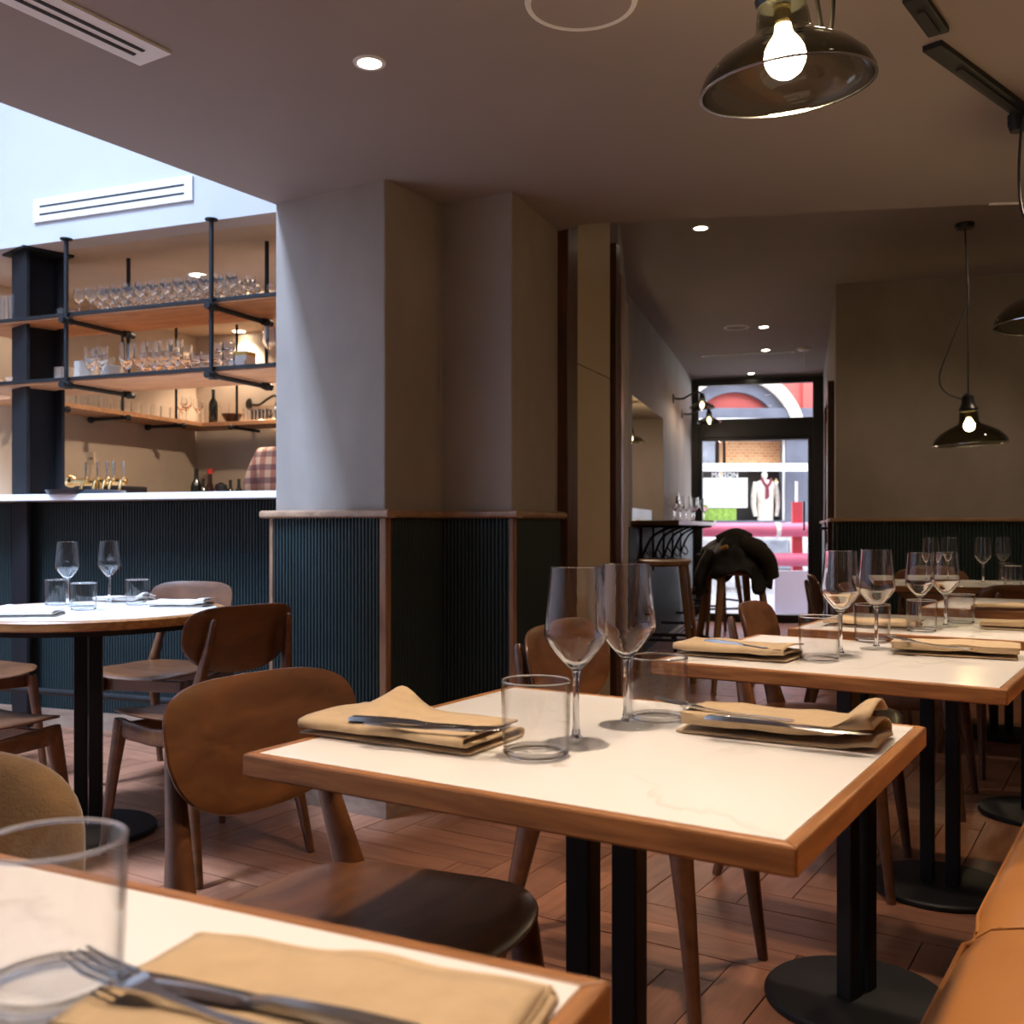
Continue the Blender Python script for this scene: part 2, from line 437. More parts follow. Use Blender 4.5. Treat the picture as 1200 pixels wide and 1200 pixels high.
class Maker:
    """first use hands out the prototype itself, then copies"""
    def __init__(s, build): s.build = build; s.proto = None
    def __call__(s, label, loc, rz=0.0, group=None, scale=None):
        if s.proto is None: s.proto = o = s.build(); s.k = kids(o)
        else: o = copy_tree(s.proto, None, s.k)
        o.location = loc; o.rotation_euler = (0, 0, rz); o['label'] = label
        if group: o['group'] = group
        elif 'group' in o: del o['group']
        o.scale = (scale,) * 3 if scale else (1, 1, 1)
        return o

# ------------------------------------------------------------------ THE SETTING
H1, H2, HB = 2.263, 2.66, 2.46       # front slab, back ceiling, bar ceiling
def herringbone():
    L, W, g, t = 0.60, 0.12, 0.0035, 0.012
    fl = struct(MB().box((0.5, 4.0, -0.06), (14, 16, 0.096)).obj('floor', 'floor_grout', smooth=0))
    c, s = U, V
    spots = []
    O = Vector((-0.05, 2.6))
    for k in range(-110, 111):
        for m in range(-16, 17):
            for hor in (0, 1):
                if hor: x, y = k * W + m * L + L / 2, k * W - m * L + W / 2
                else: x, y = k * W + m * L + L + W / 2, (k + 1) * W - L / 2 - m * L
                p = O + U * x + V * y
                if p.y < 0.6 or p.y > 10.9 or abs(p.x) > 4.6: continue
                px = 600 + F * p.x / p.y; py = HY + F * CAMZ / p.y
                spots.append((p, hor, px, py))
    vis = [q for q in spots if -40 < q[2] < 1240 and q[3] < 1290 and q[0].y < 7.5 and not (q[2] > 1020 and q[0].y > 3.8) and not (q[0].x < -0.9 and q[0].y > 4.9 )
           and not (q[0].x < 0.15 and q[0].y > 4.3 and q[0].x > -1.0)]
    vis.sort(key=lambda q: q[0].y)
    vis = vis[:300]; ids = {id(q) for q in vis}
    me = MB().box((0, 0, -t / 2), (L - g, W - g, t)).mesh('plank', 0); me.materials.append(MATS['floor_wood'])
    for q in vis:
        o = bpy.data.objects.new('plank', me); COL.objects.link(o); o.parent = fl
        o.location = (q[0].x, q[0].y, random.uniform(-0.0006, 0.0006)); o.rotation_euler = (0, 0, -math.radians(TH) + (0 if q[1] else PI / 2))
    rest = MB()
    for q in spots:
        if id(q) in ids: continue
        rest.box((q[0].x, q[0].y, -t / 2), (L - g, W - g, t), -math.radians(TH) + (0 if q[1] else PI / 2))
    rest.obj('plank_field', 'floor_wood', fl, smooth=0, kind='stuff')
herringbone()

def P3(p, z=0.0): return Vector((p[0], p[1], z))
# pillar outline (plan)
P0 = Vector((-0.904, 3.85)); P1 = Vector((-0.45, 3.57)); P2 = Vector((-0.272, 3.86)); P3_ = Vector((0.0, 3.70)); P4 = Vector((0.19, 4.19))
PB = Vector((-0.43, 4.66)); 
pillar = struct(MB().prism([P0, P1, P2, P3_, P4, Vector((0.05, 4.60)), PB], 0.0, H2 + 0.1).obj('wall_pillar', 'plaster', smooth=0, bevel=0.006))
# ceilings
e0 = Vector((-1.49, 2.92)); ed = (P0 - e0).normalized()
EA = e0 - ed * 5.2; EB = P0 + ed * 0.9
fold = lambda x: 4.09 - (x - 0.347) * 0.166
struct(MB().prism([EA, EB, Vector((-0.3, fold(-0.3) + 0.5)), Vector((0.3, fold(0.3))), Vector((5.2, fold(5.2))), Vector((5.2, -1.7)), Vector((EA.x, -1.7))], H1, H2 + 0.02).obj('ceiling', 'ceiling_paint', smooth=0))
struct(MB().prism([Vector((-0.4, 3.9)), Vector((5.6, 2.9)), Vector((5.6, 6.2)), Vector((3.6, 11.2)), Vector((1.7, 11.3)), Vector((0.0, 7.0))], H2, H2 + 0.12).obj('ceiling_back', 'ceiling_paint', smooth=0))
def wall(name, p, q, z0, z1, mat, th=0.12, side=1, kind='structure', smooth=0):
    """wall whose visible face runs p->q; thickness goes to the left (side=1) or right of that direction"""
    p = Vector(p); q = Vector(q); d = (q - p).normalized(); nrm = Vector((-d.y, d.x)) * th * side
    o = MB().prism([p, q, q + nrm, p + nrm], z0, z1).obj(name, mat, smooth=smooth)
    o['kind'] = kind
    return o
# beyond the pillar: panelled door, then the corridor
P5 = Vector((0.255, 4.32)); P6 = Vector((0.465, 4.83)); P7 = Vector((0.535, 5.08)); P8 = Vector((0.80, 7.0)); P9 = Vector((1.976, 11.05))
KR = Vector((2.18, 6.78)); KE = Vector((3.31, 10.70))
wall('wall_jamb', P7, P8, 0, H2, 'plaster', 0.12)
# corridor left wall with a lit niche
cd_ = (P9 - P8).normalized(); cn = Vector((-cd_.y, cd_.x))
n0, n1, nz0, nz1 = 0.22, 1.86, 1.085, 1.975
wall('wall_corridor_left', P8, P8 + cd_ * n0, 0, H2, 'plaster', 0.45)
wall('wall_corridor_left', P8 + cd_ * n1, P9 + cd_ * 0.1, 0, H2, 'plaster', 0.45)
wall('wall_corridor_left', P8 + cd_ * n0, P8 + cd_ * n1, nz1, H2, 'plaster', 0.45)
wall('wall_corridor_left', P8 + cd_ * n0, P8 + cd_ * n1, 0, nz0, 'plaster', 0.45)
wall('wall_niche_back', P8 + cd_ * n0 + cn * 0.36, P8 + cd_ * n1 + cn * 0.36, nz0, nz1, 'beige_panel', 0.09)
wall('wall_corridor_right', KR, KE + (KE - KR).normalized() * 0.1, 0, H2, 'plaster', 0.12, side=-1)
# back wall to the right of the corridor
KB = KR + UC * 4.2
wall('wall_back', KR, KB, 0, H2, 'plaster', 0.12, side=1)
# right wall behind the banquette, rear and far-left walls close the room
RW0 = Vector((0.44, 1.13)) + U * 0.78
wall('wall_right', RW0 - V * 3.6, RW0 + V * 6.3, 0, H2, 'plaster', 0.12, side=-1)
wall('wall_rear', (-4.6, -1.6), (5.2, -1.6), 0, HW, 'plaster', 0.12, side=-1)
wall('wall_left', (-4.5, -1.6), (-4.5, 6.4), 0, HW, 'white_wall', 0.12, side=1)
# light well: fascia on the slab edge, upper wall over the bar, skylight frame
wall('wall_fascia', EA, EB, H2 + 0.02, HW, 'white_wall', 0.10, side=-1)
bl, br_ = bar(-3.9, 0), bar(0.75, 0)
wall('wall_over_bar', (bl.x, bl.y), (br_.x, br_.y), HB, HW, 'white_wall', 0.14, side=1)
SK = MB()
SK.prism([Vector((-4.6, -1.7)), Vector((EA.x, -1.7)), Vector((-0.3, 4.9)), Vector((-1.2, 4.9)), Vector((-4.2, -0.4)), Vector((-4.6, -0.4))], HW, HW + 0.1)
struct(SK.obj('ceiling_light_well', 'white_wall', smooth=0))
fr_ = MB()
for k in range(4): fr_.box((-3.5 + k * 0.75, 2.4, HW + 0.06), (0.05, 5.4, 0.08))
sky_w = struct(fr_.obj('window_1', 'white_paint', smooth=0))
for k in range(5): MB().box((-3.9 + k * 0.75, 2.4, HW + 0.05), (0.72, 5.6, 0.01)).obj('pane', 'sky_blocking_glass', sky_w, smooth=0)  # unseen panes added with a dark tint so sky light is not doubled
# bar room
struct(MB().prism([bar(-3.9, 0.141).xy, bar(0.75, 0.141).xy, bar(0.75, 2.6).xy, bar(-3.9, 2.6).xy], HB, HB + 0.1).obj('ceiling_bar', 'bar_plaster', smooth=0))
a_, b_ = bar(-2.32, 2.33), bar(1.0, 2.33)
wall('wall_bar_back', a_.xy, b_.xy, 0, HB, 'bar_plaster', 0.1)
a_, b_ = bar(-2.32, 0.35), bar(-2.32, 2.33)
wall('wall_bar_side', a_.xy, b_.xy, 0, HB, 'bar_plaster', 0.1)
a_, b_ = bar(-3.9, 0.45), bar(-2.32, 0.45)
wall('wall_bar_left', a_.xy, b_.xy, 0, HB, 'bar_plaster', 0.1)
a_, b_ = bar(0.62, 0.1), bar(0.62, 2.4)
wall('wall_bar_end', a_.xy, b_.xy, 0, HB, 'bar_plaster', 0.1, side=-1)

# fluted green wainscot, rails, corner trims, baseboards
def fluted(name, p, q, z0, z1, pitch=0.0158, depth=0.009, out=None, parent=None, mat='green_panel'):
    p = Vector(p); q = Vector(q); d = (q - p); L = d.length; d.normalize()
    nrm = Vector((d.y, -d.x))            # towards the right of p->q: the room side
    n = max(2, int(L / pitch)); w = L / n; pts = []
    for i in range(n):
        s0 = i * w
        for u_, dep in ((0.0, 0.0), (0.12, 0.0), (0.22, 0.7), (0.38, 1.0), (0.74, 1.0), (0.90, 0.7)):
            pts.append(p + d * (s0 + u_ * w) + nrm * (0.008 + dep * depth))
    pts.append(q + nrm * 0.008)
    m = MB(); k = len(pts)
    m.add([(a.x, a.y, z0) for a in pts] + [(a.x, a.y, z1) for a in pts], [(i, i + 1, k + i + 1, k + i) for i in range(k - 1)])
    o = m.obj(name, mat, parent, smooth=50)
    o['kind'] = 'stuff'
    return o
RZ = 1.062      # underside of the rail
def rail(name, p, q, ext0=0.0, ext1=0.0):
    p = Vector(p); q = Vector(q); d = (q - p).normalized(); nrm = Vector((d.y, -d.x))
    L = (q - p).length + ext0 + ext1
    m = MB(); prof = [(-0.004, 0), (0.030, 0), (0.040, 0.006), (0.043, 0.015), (0.040, 0.024), (0.030, 0.030), (-0.004, 0.030)]
    s0 = p - d * ext0; vs = []
    for e in (0, 1):
        b = s0 + d * (L * e)
        for o_, z in prof: vs.append((b.x + nrm.x * o_, b.y + nrm.y * o_, RZ + z))
    k = len(prof)
    m.add(vs, [(i, (i + 1) % k, k + (i + 1) % k, k + i) for i in range(k)] + [tuple(range(k - 1, -1, -1)), tuple(range(k, 2 * k))])
    return struct(m.obj(name, 'rail_wood', smooth=40))
def base(name, p, q, h=0.085, th=0.020, e1=0.0):
    p = Vector(p); q = Vector(q); d = (q - p).normalized(); nrm = Vector((d.y, -d.x)); q = q + d * e1
    return struct(MB().prism([p, q, q + nrm * th, p + nrm * th], 0, h).obj(name, 'baseboard_wood', smooth=0))
faces = [(P0, P1), (P1, P2), (P2, P3_), (P3_, P4)]
for i, (a, b) in enumerate(faces):
    fluted('fluted_panel', a, b, 0.08, RZ, parent=pillar)
    rail('trim_rail', a, b, 0.045 if i == 0 else 0.0, 0.043 if i in (0, 2) else 0.0)
    base('baseboard_pillar', a, b, e1=0.02 if i in (0, 2) else 0)
def post(p, w, z0, z1, mat='trim_wood', rz=0.0, name='trim_corner'):
    return struct(MB().box((p[0], p[1], (z0 + z1) / 2), (w, w, z1 - z0), rz).obj(name, mat, smooth=0, bevel=0.003))
post(P1 + Vector((0.001, -0.004)), 0.030, 0, RZ, rz=-math.radians(TH))
post(P3_ + Vector((0.0, -0.002)), 0.028, 0, RZ, rz=-math.radians(TH))
post(P0 + Vector((-0.010, -0.006)), 0.018, 0, RZ, rz=-math.radians(TH))
# back wall wainscot
tag(fluted('wainscot_back', KR, KB, 0.08, RZ, pitch=0.022, depth=0.011), 'dark green fluted wainscot along the far wall under its rail', None, None, 'structure')
rail('trim_rail_back', KR, KB, 0.04); base('baseboard_back', KR, KB)
dk = (KE - KR).normalized()
rail('trim_rail_right', KE, KR, 0, 0.04)
tag(fluted('wainscot_corridor', KE, KR, 0.08, RZ, pitch=0.022, depth=0.008), 'green fluted wainscot on the corridor wall by the wooden door', None, None, 'structure')
tag(fluted('wainscot_corridor', P8, P9, 0.08, 1.03, pitch=0.022, depth=0.008), 'green fluted wainscot under the standing ledge', None, None, 'structure')

# flush panelled door beside the pillar (door_1)
d1 = struct(MB().prism([P5 + Vector((0.0, 0)), P6, P6 + Vector((-0.06, 0.02)), P5 + Vector((-0.06, 0.02))], 0, H2).obj('door_1', 'beige_panel', smooth=0))
dd = (P6 - P5).normalized(); dn = Vector((dd.y, -dd.x)); dl = (P6 - P5).length
for z0, z1 in ((0.02, 1.735), (1.741, H2)):
    a = P5 + dd * 0.012 + dn * 0.001; b = P6 - dd * 0.012 + dn * 0.001
    MB().prism([a, b, b + dn * 0.008, a + dn * 0.008], z0, z1).obj('panel', 'beige_panel', d1, smooth=0)
for p, w, ln in ((P4 + (P5 - P4) * 0.5, 0.075, 0.13), (P6 + (P7 - P6) * 0.25, 0.07, 0.07)):
    MB().box((p.x, p.y, (H2 if ln > 0.1 else 2.4) / 2), (w, ln, H2 if ln > 0.1 else 2.4), -math.radians(22)).obj('jamb', 'dark_wood', d1, smooth=0, bevel=0.004)
MB().box((P7.x + 0.00, P7.y + 0.02, 1.15), (0.05, 0.10, 2.3), -math.radians(14)).obj('jamb', 'trim_wood', d1, smooth=0, bevel=0.004)

# glazed street door at the corridor end (door_2)
DL, DR = P9.copy(), KE.copy(); dv = (DR - DL); DW = dv.length; dv.normalize(); DRZ = math.atan2(dv.y, dv.x)
door = thing('door_2', 'black framed glass street door with transom at the corridor end', None, P3(DL), DRZ); door['kind'] = 'structure'; del door['label']
def dpart(name, x0, x1, z0, z1, mat, y=0.0, th=0.07):
    return MB().box(((x0 + x1) / 2, y, (z0 + z1) / 2), (x1 - x0, th, z1 - z0)).obj(name, mat, door, smooth=0, bevel=0.004 if mat == 'black_frame' else 0)
dpart('frame_stile', -0.02, 0.075, 0, 2.63, 'black_frame'); dpart('frame_stile', DW - 0.11, DW + 0.02, 0, 2.63, 'black_frame')
dpart('frame_head', 0.075, DW - 0.11, 2.57, 2.63, 'black_frame'); dpart('transom_bar', 0.075, DW - 0.11, 2.00, 2.20, 'black_frame')
dpart('door_stile', 0.075, 0.115, 0.08, 2.0, 'black_frame', 0.0, 0.05); dpart('door_stile', DW - 0.16, DW - 0.11, 0.08, 2.0, 'black_frame', 0, 0.05)
dpart('door_rail', 0.075, DW - 0.11, 0.0, 0.09, 'black_frame', 0, 0.06); dpart('door_rail', 0.115, DW - 0.16, 1.965, 2.0, 'black_frame', 0, 0.05)
dpart('pane', 0.115, DW - 0.16, 0.09, 1.965, 'window_glass', 0, 0.008); dpart('pane', 0.075, DW - 0.11, 2.20, 2.57, 'window_glass', 0, 0.008)
hm = MB(); hm.tube([(DW - 0.20, -0.03, 1.0), (DW - 0.20, -0.07, 1.0), (DW - 0.20, -0.07, 1.3), (DW - 0.20, -0.03, 1.3)], 0.010, 8)
hm.obj('handle', 'black_metal', door)
wall('wall_front_over_door', (1.4, 11.25), (4.0, 10.55), 2.63, 6.0, 'plaster', 0.15)
wall('wall_front_left', (-3.0, 12.4), (P9.x - 0.01, P9.y + 0.02), 0, 6.0, 'plaster', 0.15); wall('wall_front_right', (KE.x + 0.02, KE.y), (9.0, 9.2), 0, 6.0, 'plaster', 0.15)

# wooden shutter door on the right corridor wall (door_3)
dk2 = (KE - KR).normalized(); nk = Vector((-dk2.y, dk2.x))
d3 = thing('door_3', 'x', None, P3(KR + dk2 * 0.32), 0); del d3['label']; d3['kind'] = 'structure'
def d3part(name, s0, s1, z0, z1, o0, o1, mat='dark_wood'):
    a = dk2 * s0; b = dk2 * s1
    return MB().prism([a + nk * o0, b + nk * o0, b + nk * o1, a + nk * o1], z0, z1).obj(name, mat, d3, smooth=0, bevel=0.003)
d3part('casing', 0, 0.09, 0, 2.06, 0, 0.045); d3part('casing', 1.05, 1.14, 0, 2.06, 0, 0.045); d3part('casing', 0.09, 1.05, 1.98, 2.06, 0, 0.045)
d3part('leaf', 0.09, 1.05, 0.01, 1.98, 0, 0.025)
for z0, z1 in ((0.15, 0.9), (1.0, 1.85)): d3part('panel', 0.2, 0.94, z0, z1, 0.022, 0.034)
h3 = MB(); q0 = dk2 * 0.16
h3.tube([(q0.x + nk.x * 0.03, q0.y + nk.y * 0.03, 1.02), (q0.x + nk.x * 0.08, q0.y + nk.y * 0.08, 1.02), (q0.x + nk.x * 0.08 + dk2.x * 0.1, q0.y + nk.y * 0.08 + dk2.y * 0.1, 1.02)], 0.010, 8)
h3.obj('handle', 'black_metal', d3)
#@@SETTING_END

# ------------------------------------------------------------------ tables
def make_square(c, th, lx, ly, label, colrot=0.0, name='square_table', group='marble-topped square tables in the banquette row', fw=0.015):
    t = thing(name, label, 'table', (c[0], c[1], 0), -math.radians(th), group)
    hx, hy, th_ = lx / 2, ly / 2, 0.030
    z0 = 0.75 - th_
    MB().box((0, 0, 0.75 - 0.0125), (lx - 2 * fw, ly - 2 * fw, 0.023)).obj('marble_top', 'marble', t, smooth=0, bevel=0.001)
    def member(a, b, c_, d):
        m = MB().prism([a, b, c_, d], z0, 0.7492)
        cx = sum(p[0] for p in (a, b, c_, d)) / 4
        return m
    for q in range(4):
        along = lx if q % 2 == 0 else ly; off = hy if q % 2 == 0 else hx
        m = MB().prism([(-along / 2, -off), (along / 2, -off), (along / 2 - fw, -off + fw), (-along / 2 + fw, -off + fw)], z0, 0.7492)
        o = m.obj('edge_frame', 'oak_edge', t, smooth=0, bevel=0.003)
        o.rotation_euler = (0, 0, PI / 2 * q)
    MB().box((0, 0, z0 - 0.004), (lx - 0.10, ly - 0.10, 0.008)).obj('underside', 'dark_plastic', t, smooth=0)
    for sx in (-1, 1):
        o = MB().box((sx * 0.034, 0, (z0 - 0.01 + 0.018) / 2), (0.036, 0.036, z0 - 0.028)).obj('column', 'black_metal', t, smooth=0, bevel=0.003)
        if colrot:
            o.rotation_euler = (0, 0, math.radians(colrot))
    MB().lathe([(0, 0), (0.190, 0), (0.195, 0.004), (0.195, 0.013), (0.190, 0.018), (0, 0.018)], 48).obj('base_disc', 'black_metal', t)
    MB().box((0, 0, z0 - 0.012), (0.26, 0.26, 0.010)).obj('top_plate', 'black_metal', t, smooth=0)
    return t
ZC, AC, BC, CC, DC = Vector((-0.386, 0.492)), Vector((0.1245, 1.334)), Vector((0.75, 2.19)), Vector((1.22, 2.87)), Vector((1.88, 3.60))
make_square(ZC, 26, 0.69, 0.63, 'marble-topped table cut off by the bottom edge of the photo')
make_square(AC, 32, 0.69, 0.63, 'square marble-topped table with oak edge, its whole top in view')
make_square(BC, 34, 0.68, 0.63, 'square marble table right behind the one with its whole top in view', colrot=74)
make_square(CC, 33, 0.68, 0.63, 'third marble table of the banquette row, its paired posts on a wide black disc')
make_square(DC, 33, 0.68, 0.63, 'last marble table of the banquette row, at the photo edge')
EC = Vector((2.42, 4.98))
make_square(EC, AL, 1.25, 0.66, 'long marble table near the far green wall', name='long_table', group=None or 'dining tables near the far wall')
# round table in the light well
RC = Vector((-1.43, 3.40))
rt = thing('round_table', 'round white-topped table with wooden rim beside the bar', 'table', P3(RC), 0)
MB().lathe([(0, 0.727), (0.415, 0.727), (0.415, 0.75), (0, 0.75)], 72).obj('marble_top', 'marble', rt)
MB().lathe([(0.4152, 0.719), (0.446, 0.719), (0.450, 0.723), (0.450, 0.745), (0.446, 0.7495), (0.4152, 0.7495)], 72, closed=True).obj('edge_rim', 'oak_edge', rt)
MB().lathe([(0, 0.70), (0.41, 0.70), (0.41, 0.726), (0, 0.726)], 48).obj('underside', 'dark_plastic', rt)
for sx in (-1, 1):
    MB().box((sx * 0.030, -sx * 0.012, 0.36), (0.042, 0.042, 0.70), 0.3).obj('column', 'black_metal', rt, smooth=0, bevel=0.003)
MB().lathe([(0, 0), (0.215, 0), (0.220, 0.004), (0.220, 0.014), (0.214, 0.019), (0, 0.019)], 48).obj('base_disc', 'black_metal', rt)

# ------------------------------------------------------------------ dining chairs
def super_outline(n, fx, fy, eu, el=None):
    out = []
    for i in range(n):
        a = 2 * PI * i / n; c, s = math.cos(a), math.sin(a); e = eu if s >= 0 else (el or eu)
        out.append((math.copysign(abs(c) ** (2 / e), c) * fx, math.copysign(abs(s) ** (2 / e), s) * fy))
    return out
def build_chair():
    t = thing('dining_chair', '', 'chair')
    w = 'chair_wood'
    # seat: dished plywood, narrower at the back
    so = [(x * (1.0 + 0.13 * (y / 0.225)), y) for x, y in super_outline(56, 0.212, 0.222, 3.6)]
    def sshape(x, y):
        z = 0.020 * (x / 0.23) ** 2 - 0.010 * math.cos(y / 0.22 * 1.5)
        if y > 0.10: z -= 0.9 * (y - 0.10) ** 2
        return z
    MB().plate(so, 0.016, sshape, 9).obj('seat', w, t, M=Matrix.Translation((0, 0.0, 0.450)), smooth=50)
    # back: bean-shaped plywood, curved in plan
    bo = [(x, y) for x, y in super_outline(64, 0.198, 0.100, 4.2, 2.5)]
    bo = [(x * (1 - 0.10 * max(0, -y / 0.100)), y + 0.012 * (1 - (x / 0.20) ** 2) * (1 if y > 0 else 0)) for x, y in bo]
    tilt = math.radians(14)
    MBk = MB().plate(bo, 0.015, lambda x, y: 0.95 * x * x, 8)
    M = Matrix.Translation((0, -0.216, 0.686)) @ Matrix.Rotation(tilt, 4, 'X') @ Matrix(((1, 0, 0, 0), (0, 0, 1, 0), (0, 1, 0, 0), (0, 0, 0, 1)))
    o = MBk.obj('backrest', w, t, M=M, smooth=50)
    for s in (-1, 1):
        path = [(s * 0.205, -0.275, 0.0), (s * 0.190, -0.225, 0.22), (s * 0.182, -0.185, 0.40), (s * 0.176, -0.180, 0.45), (s * 0.160, -0.206, 0.56), (s * 0.144, -0.236, 0.68), (s * 0.137, -0.250, 0.750), (s * 0.136, -0.252, 0.760)]
        rad = [(0.012, 0.013), (0.016, 0.020), (0.019, 0.030), (0.018, 0.031), (0.014, 0.022), (0.012, 0.014), (0.011, 0.011), (0.006, 0.006)]
        MB().limb(path, rad, 12, 2.6, side=(0, 1, 0)).obj('leg', w, t, smooth=50)
        path = [(s * 0.222, 0.215, 0.0), (s * 0.205, 0.190, 0.22), (s * 0.190, 0.165, 0.40), (s * 0.188, 0.162, 0.428)]
        MB().limb(path, [(0.011, 0.012), (0.015, 0.019), (0.018, 0.027), (0.017, 0.026)], 12, 2.6, side=(0, 1, 0)).obj('leg', w, t, smooth=50)
        MB().limb([(s * 0.183, -0.19, 0.405), (s * 0.185, 0.0, 0.392), (s * 0.190, 0.165, 0.402)], [(0.010, 0.030), (0.010, 0.026), (0.010, 0.030)], 10, 4, side=(0, 0, 1)).obj('side_rail', w, t, smooth=50)
        for y, z in ((0.165, 0.395), (-0.185, 0.42)):
            MB().ball((s * 0.2055, y, z), 0.006, 10, 6, (0.5, 1, 1)).obj('screw', 'brass', t)
    MB().box((0, 0.13, 0.400), (0.36, 0.020, 0.045)).obj('crossbar', w, t, smooth=0, bevel=0.003)
    MB().box((0, -0.16, 0.400), (0.34, 0.020, 0.045)).obj('crossbar', w, t, smooth=0, bevel=0.003)
    return t
chair = Maker(build_chair)
fu = lambda deg: face(math.cos(math.radians(deg)), -math.sin(math.radians(deg)))
G1 = 'dining chairs along the banquette tables'; G2 = 'dining chairs at the round table'; G3 = 'dining chairs at the long table by the far wall'
chair('brown plywood chair tucked under the table with its whole top in view', (-0.224, 1.483, 0), fu(33), G1)
chair('brown plywood chair seen behind the pair of big wine glasses, legs under the table edge', (0.300, 2.32, 0), fu(31), G1)
chair('brown plywood chair backlit by the street door, before the stool with the jacket', (0.945, 3.045, 0), fu(27), G1)
chair('dark chair half hidden behind the wine glasses of the second banquette table', (1.50, 3.82, 0), fu(30), G1)
chair('round-table chair on the bar side, the grained front of its back showing', (-1.42, 4.12, 0), face(-0.25, -0.97), G2)
chair('chair at the round table beside the pillar, back posts towards the camera', (-0.98, 3.20, 0), face(-0.78, 0.62), G2)
chair('chair between round table and steel column, only its side in view', (-2.20, 4.06, 0), face(0.75, -0.66), G2)
chair('chair at the photo edge on the camera side of the round table', (-1.63, 2.98, 0), face(0.45, 0.89), G2)
chair('dark chair at the long table, its back to the room and post showing', (2.15, 4.36, 0), face(0.10, 1), G3)
chair('chair seen edge-on against the street door at the end of the long table', (1.70, 4.92, 0), face(UC.x, UC.y), G3)
chair('chair on the wall side of the long table, behind the wine glasses', (2.33, 5.50, 0), face(-0.2, -1), G3)

# upholstered chair whose rounded suede back shows at the lower left
us = thing('upholstered_chair', 'tan suede chair back with rounded corner behind the foreground tumbler', 'chair', (-0.75, 1.10, 0), face(0.25, -0.97))
bo = super_outline(48, 0.235, 0.15, 2.9, 4)
M = Matrix.Translation((0, -0.22, 0.585)) @ Matrix.Rotation(math.radians(8), 4, 'X') @ Matrix(((1, 0, 0, 0), (0, 0, 1, 0), (0, 1, 0, 0), (0, 0, 0, 1)))
MB().plate(bo, 0.060, lambda x, y: 0.7 * x * x, 8).obj('backrest', 'suede', us, M=M, smooth=80)
MB().plate(super_outline(48, 0.235, 0.225, 4), 0.07, lambda x, y: 0, 8).obj('seat', 'suede', us, M=Matrix.Translation((0, 0, 0.43)), smooth=80)
for sx in (-1, 1):
    MB().limb([(sx * 0.21, -0.25, 0), (sx * 0.19, -0.20, 0.40), (sx * 0.17, -0.23, 0.62)], [(0.012, 0.012), (0.016, 0.020), (0.012, 0.012)], 10).obj('leg', 'chair_wood', us)
    MB().limb([(sx * 0.21, 0.20, 0), (sx * 0.19, 0.17, 0.40)], [(0.012, 0.012), (0.016, 0.020)], 10).obj('leg', 'chair_wood', us)

# ------------------------------------------------------------------ banquette
def banquette():
    b = thing('banquette', 'tan leather banquette bench with piped seat cushions along the wall', 'bench', (0.44, 1.13, 0), -math.radians(33.4))
    # local x = away from tables (towards wall), y = along the row
    zt = 0.475
    for y0, y1 in ((-1.55, 0.415), (0.425, 1.62), (1.63, 2.9)):
        prof = [(0.03, zt - 0.135), (0.006, zt - 0.118), (-0.002, zt - 0.075), (0.000, zt - 0.048), (0.010, zt - 0.026), (0.030, zt - 0.009), (0.070, zt + 0.002), (0.14, zt + 0.008), (0.25, zt + 0.012), (0.47, zt + 0.002), (0.50, zt - 0.03), (0.50, zt - 0.135)]
        n = 14; m = MB(); vs = []; k = len(prof)
        for i in range(n + 1):
            f = i / n; y = y0 + (y1 - y0) * f
            edge = min(f, 1 - f) * (y1 - y0); dr = 0.022 * max(0, 1 - edge / 0.06) ** 2
            for x, z in prof: vs.append((x, y, z - (dr if z > zt - 0.1 else 0)))
        m.add(vs, [(i * k + j, i * k + (j + 1) % k, (i + 1) * k + (j + 1) % k, (i + 1) * k + j) for i in range(n) for j in range(k)] + [tuple(range(k)), tuple(range(n * k + k - 1, n * k - 1, -1))])
        c = m.obj('seat_cushion', 'leather', b, smooth=60)
        MB().tube([(0.010, y0 + 0.015, zt - 0.048), (0.004, y0 + 0.06, zt - 0.037), (0.004, y1 - 0.06, zt - 0.037), (0.010, y1 - 0.015, zt - 0.048)], 0.004, 8).obj('piping', 'leather_piping', c)
        MB().tube([(0.002, y0 + 0.003, zt - 0.06), (0.04, y0 + 0.003, zt - 0.030), (0.45, y0 + 0.003, zt - 0.016)], 0.004, 8).obj('piping', 'leather_piping', c)
        MB().limb([(0.50, (y0 + y1) / 2, 0.45), (0.56, (y0 + y1) / 2, 0.95)], [((y1 - y0) / 2 - 0.005, 0.05), ((y1 - y0) / 2 - 0.005, 0.04)], 20, 8, side=(1, 0, 0)).obj('back_cushion', 'leather', b, smooth=60)
    MB().box((0.34, 0.68, 0.17), (0.46, 4.4, 0.34)).obj('base', 'dark_wood', b, smooth=0)
banquette()

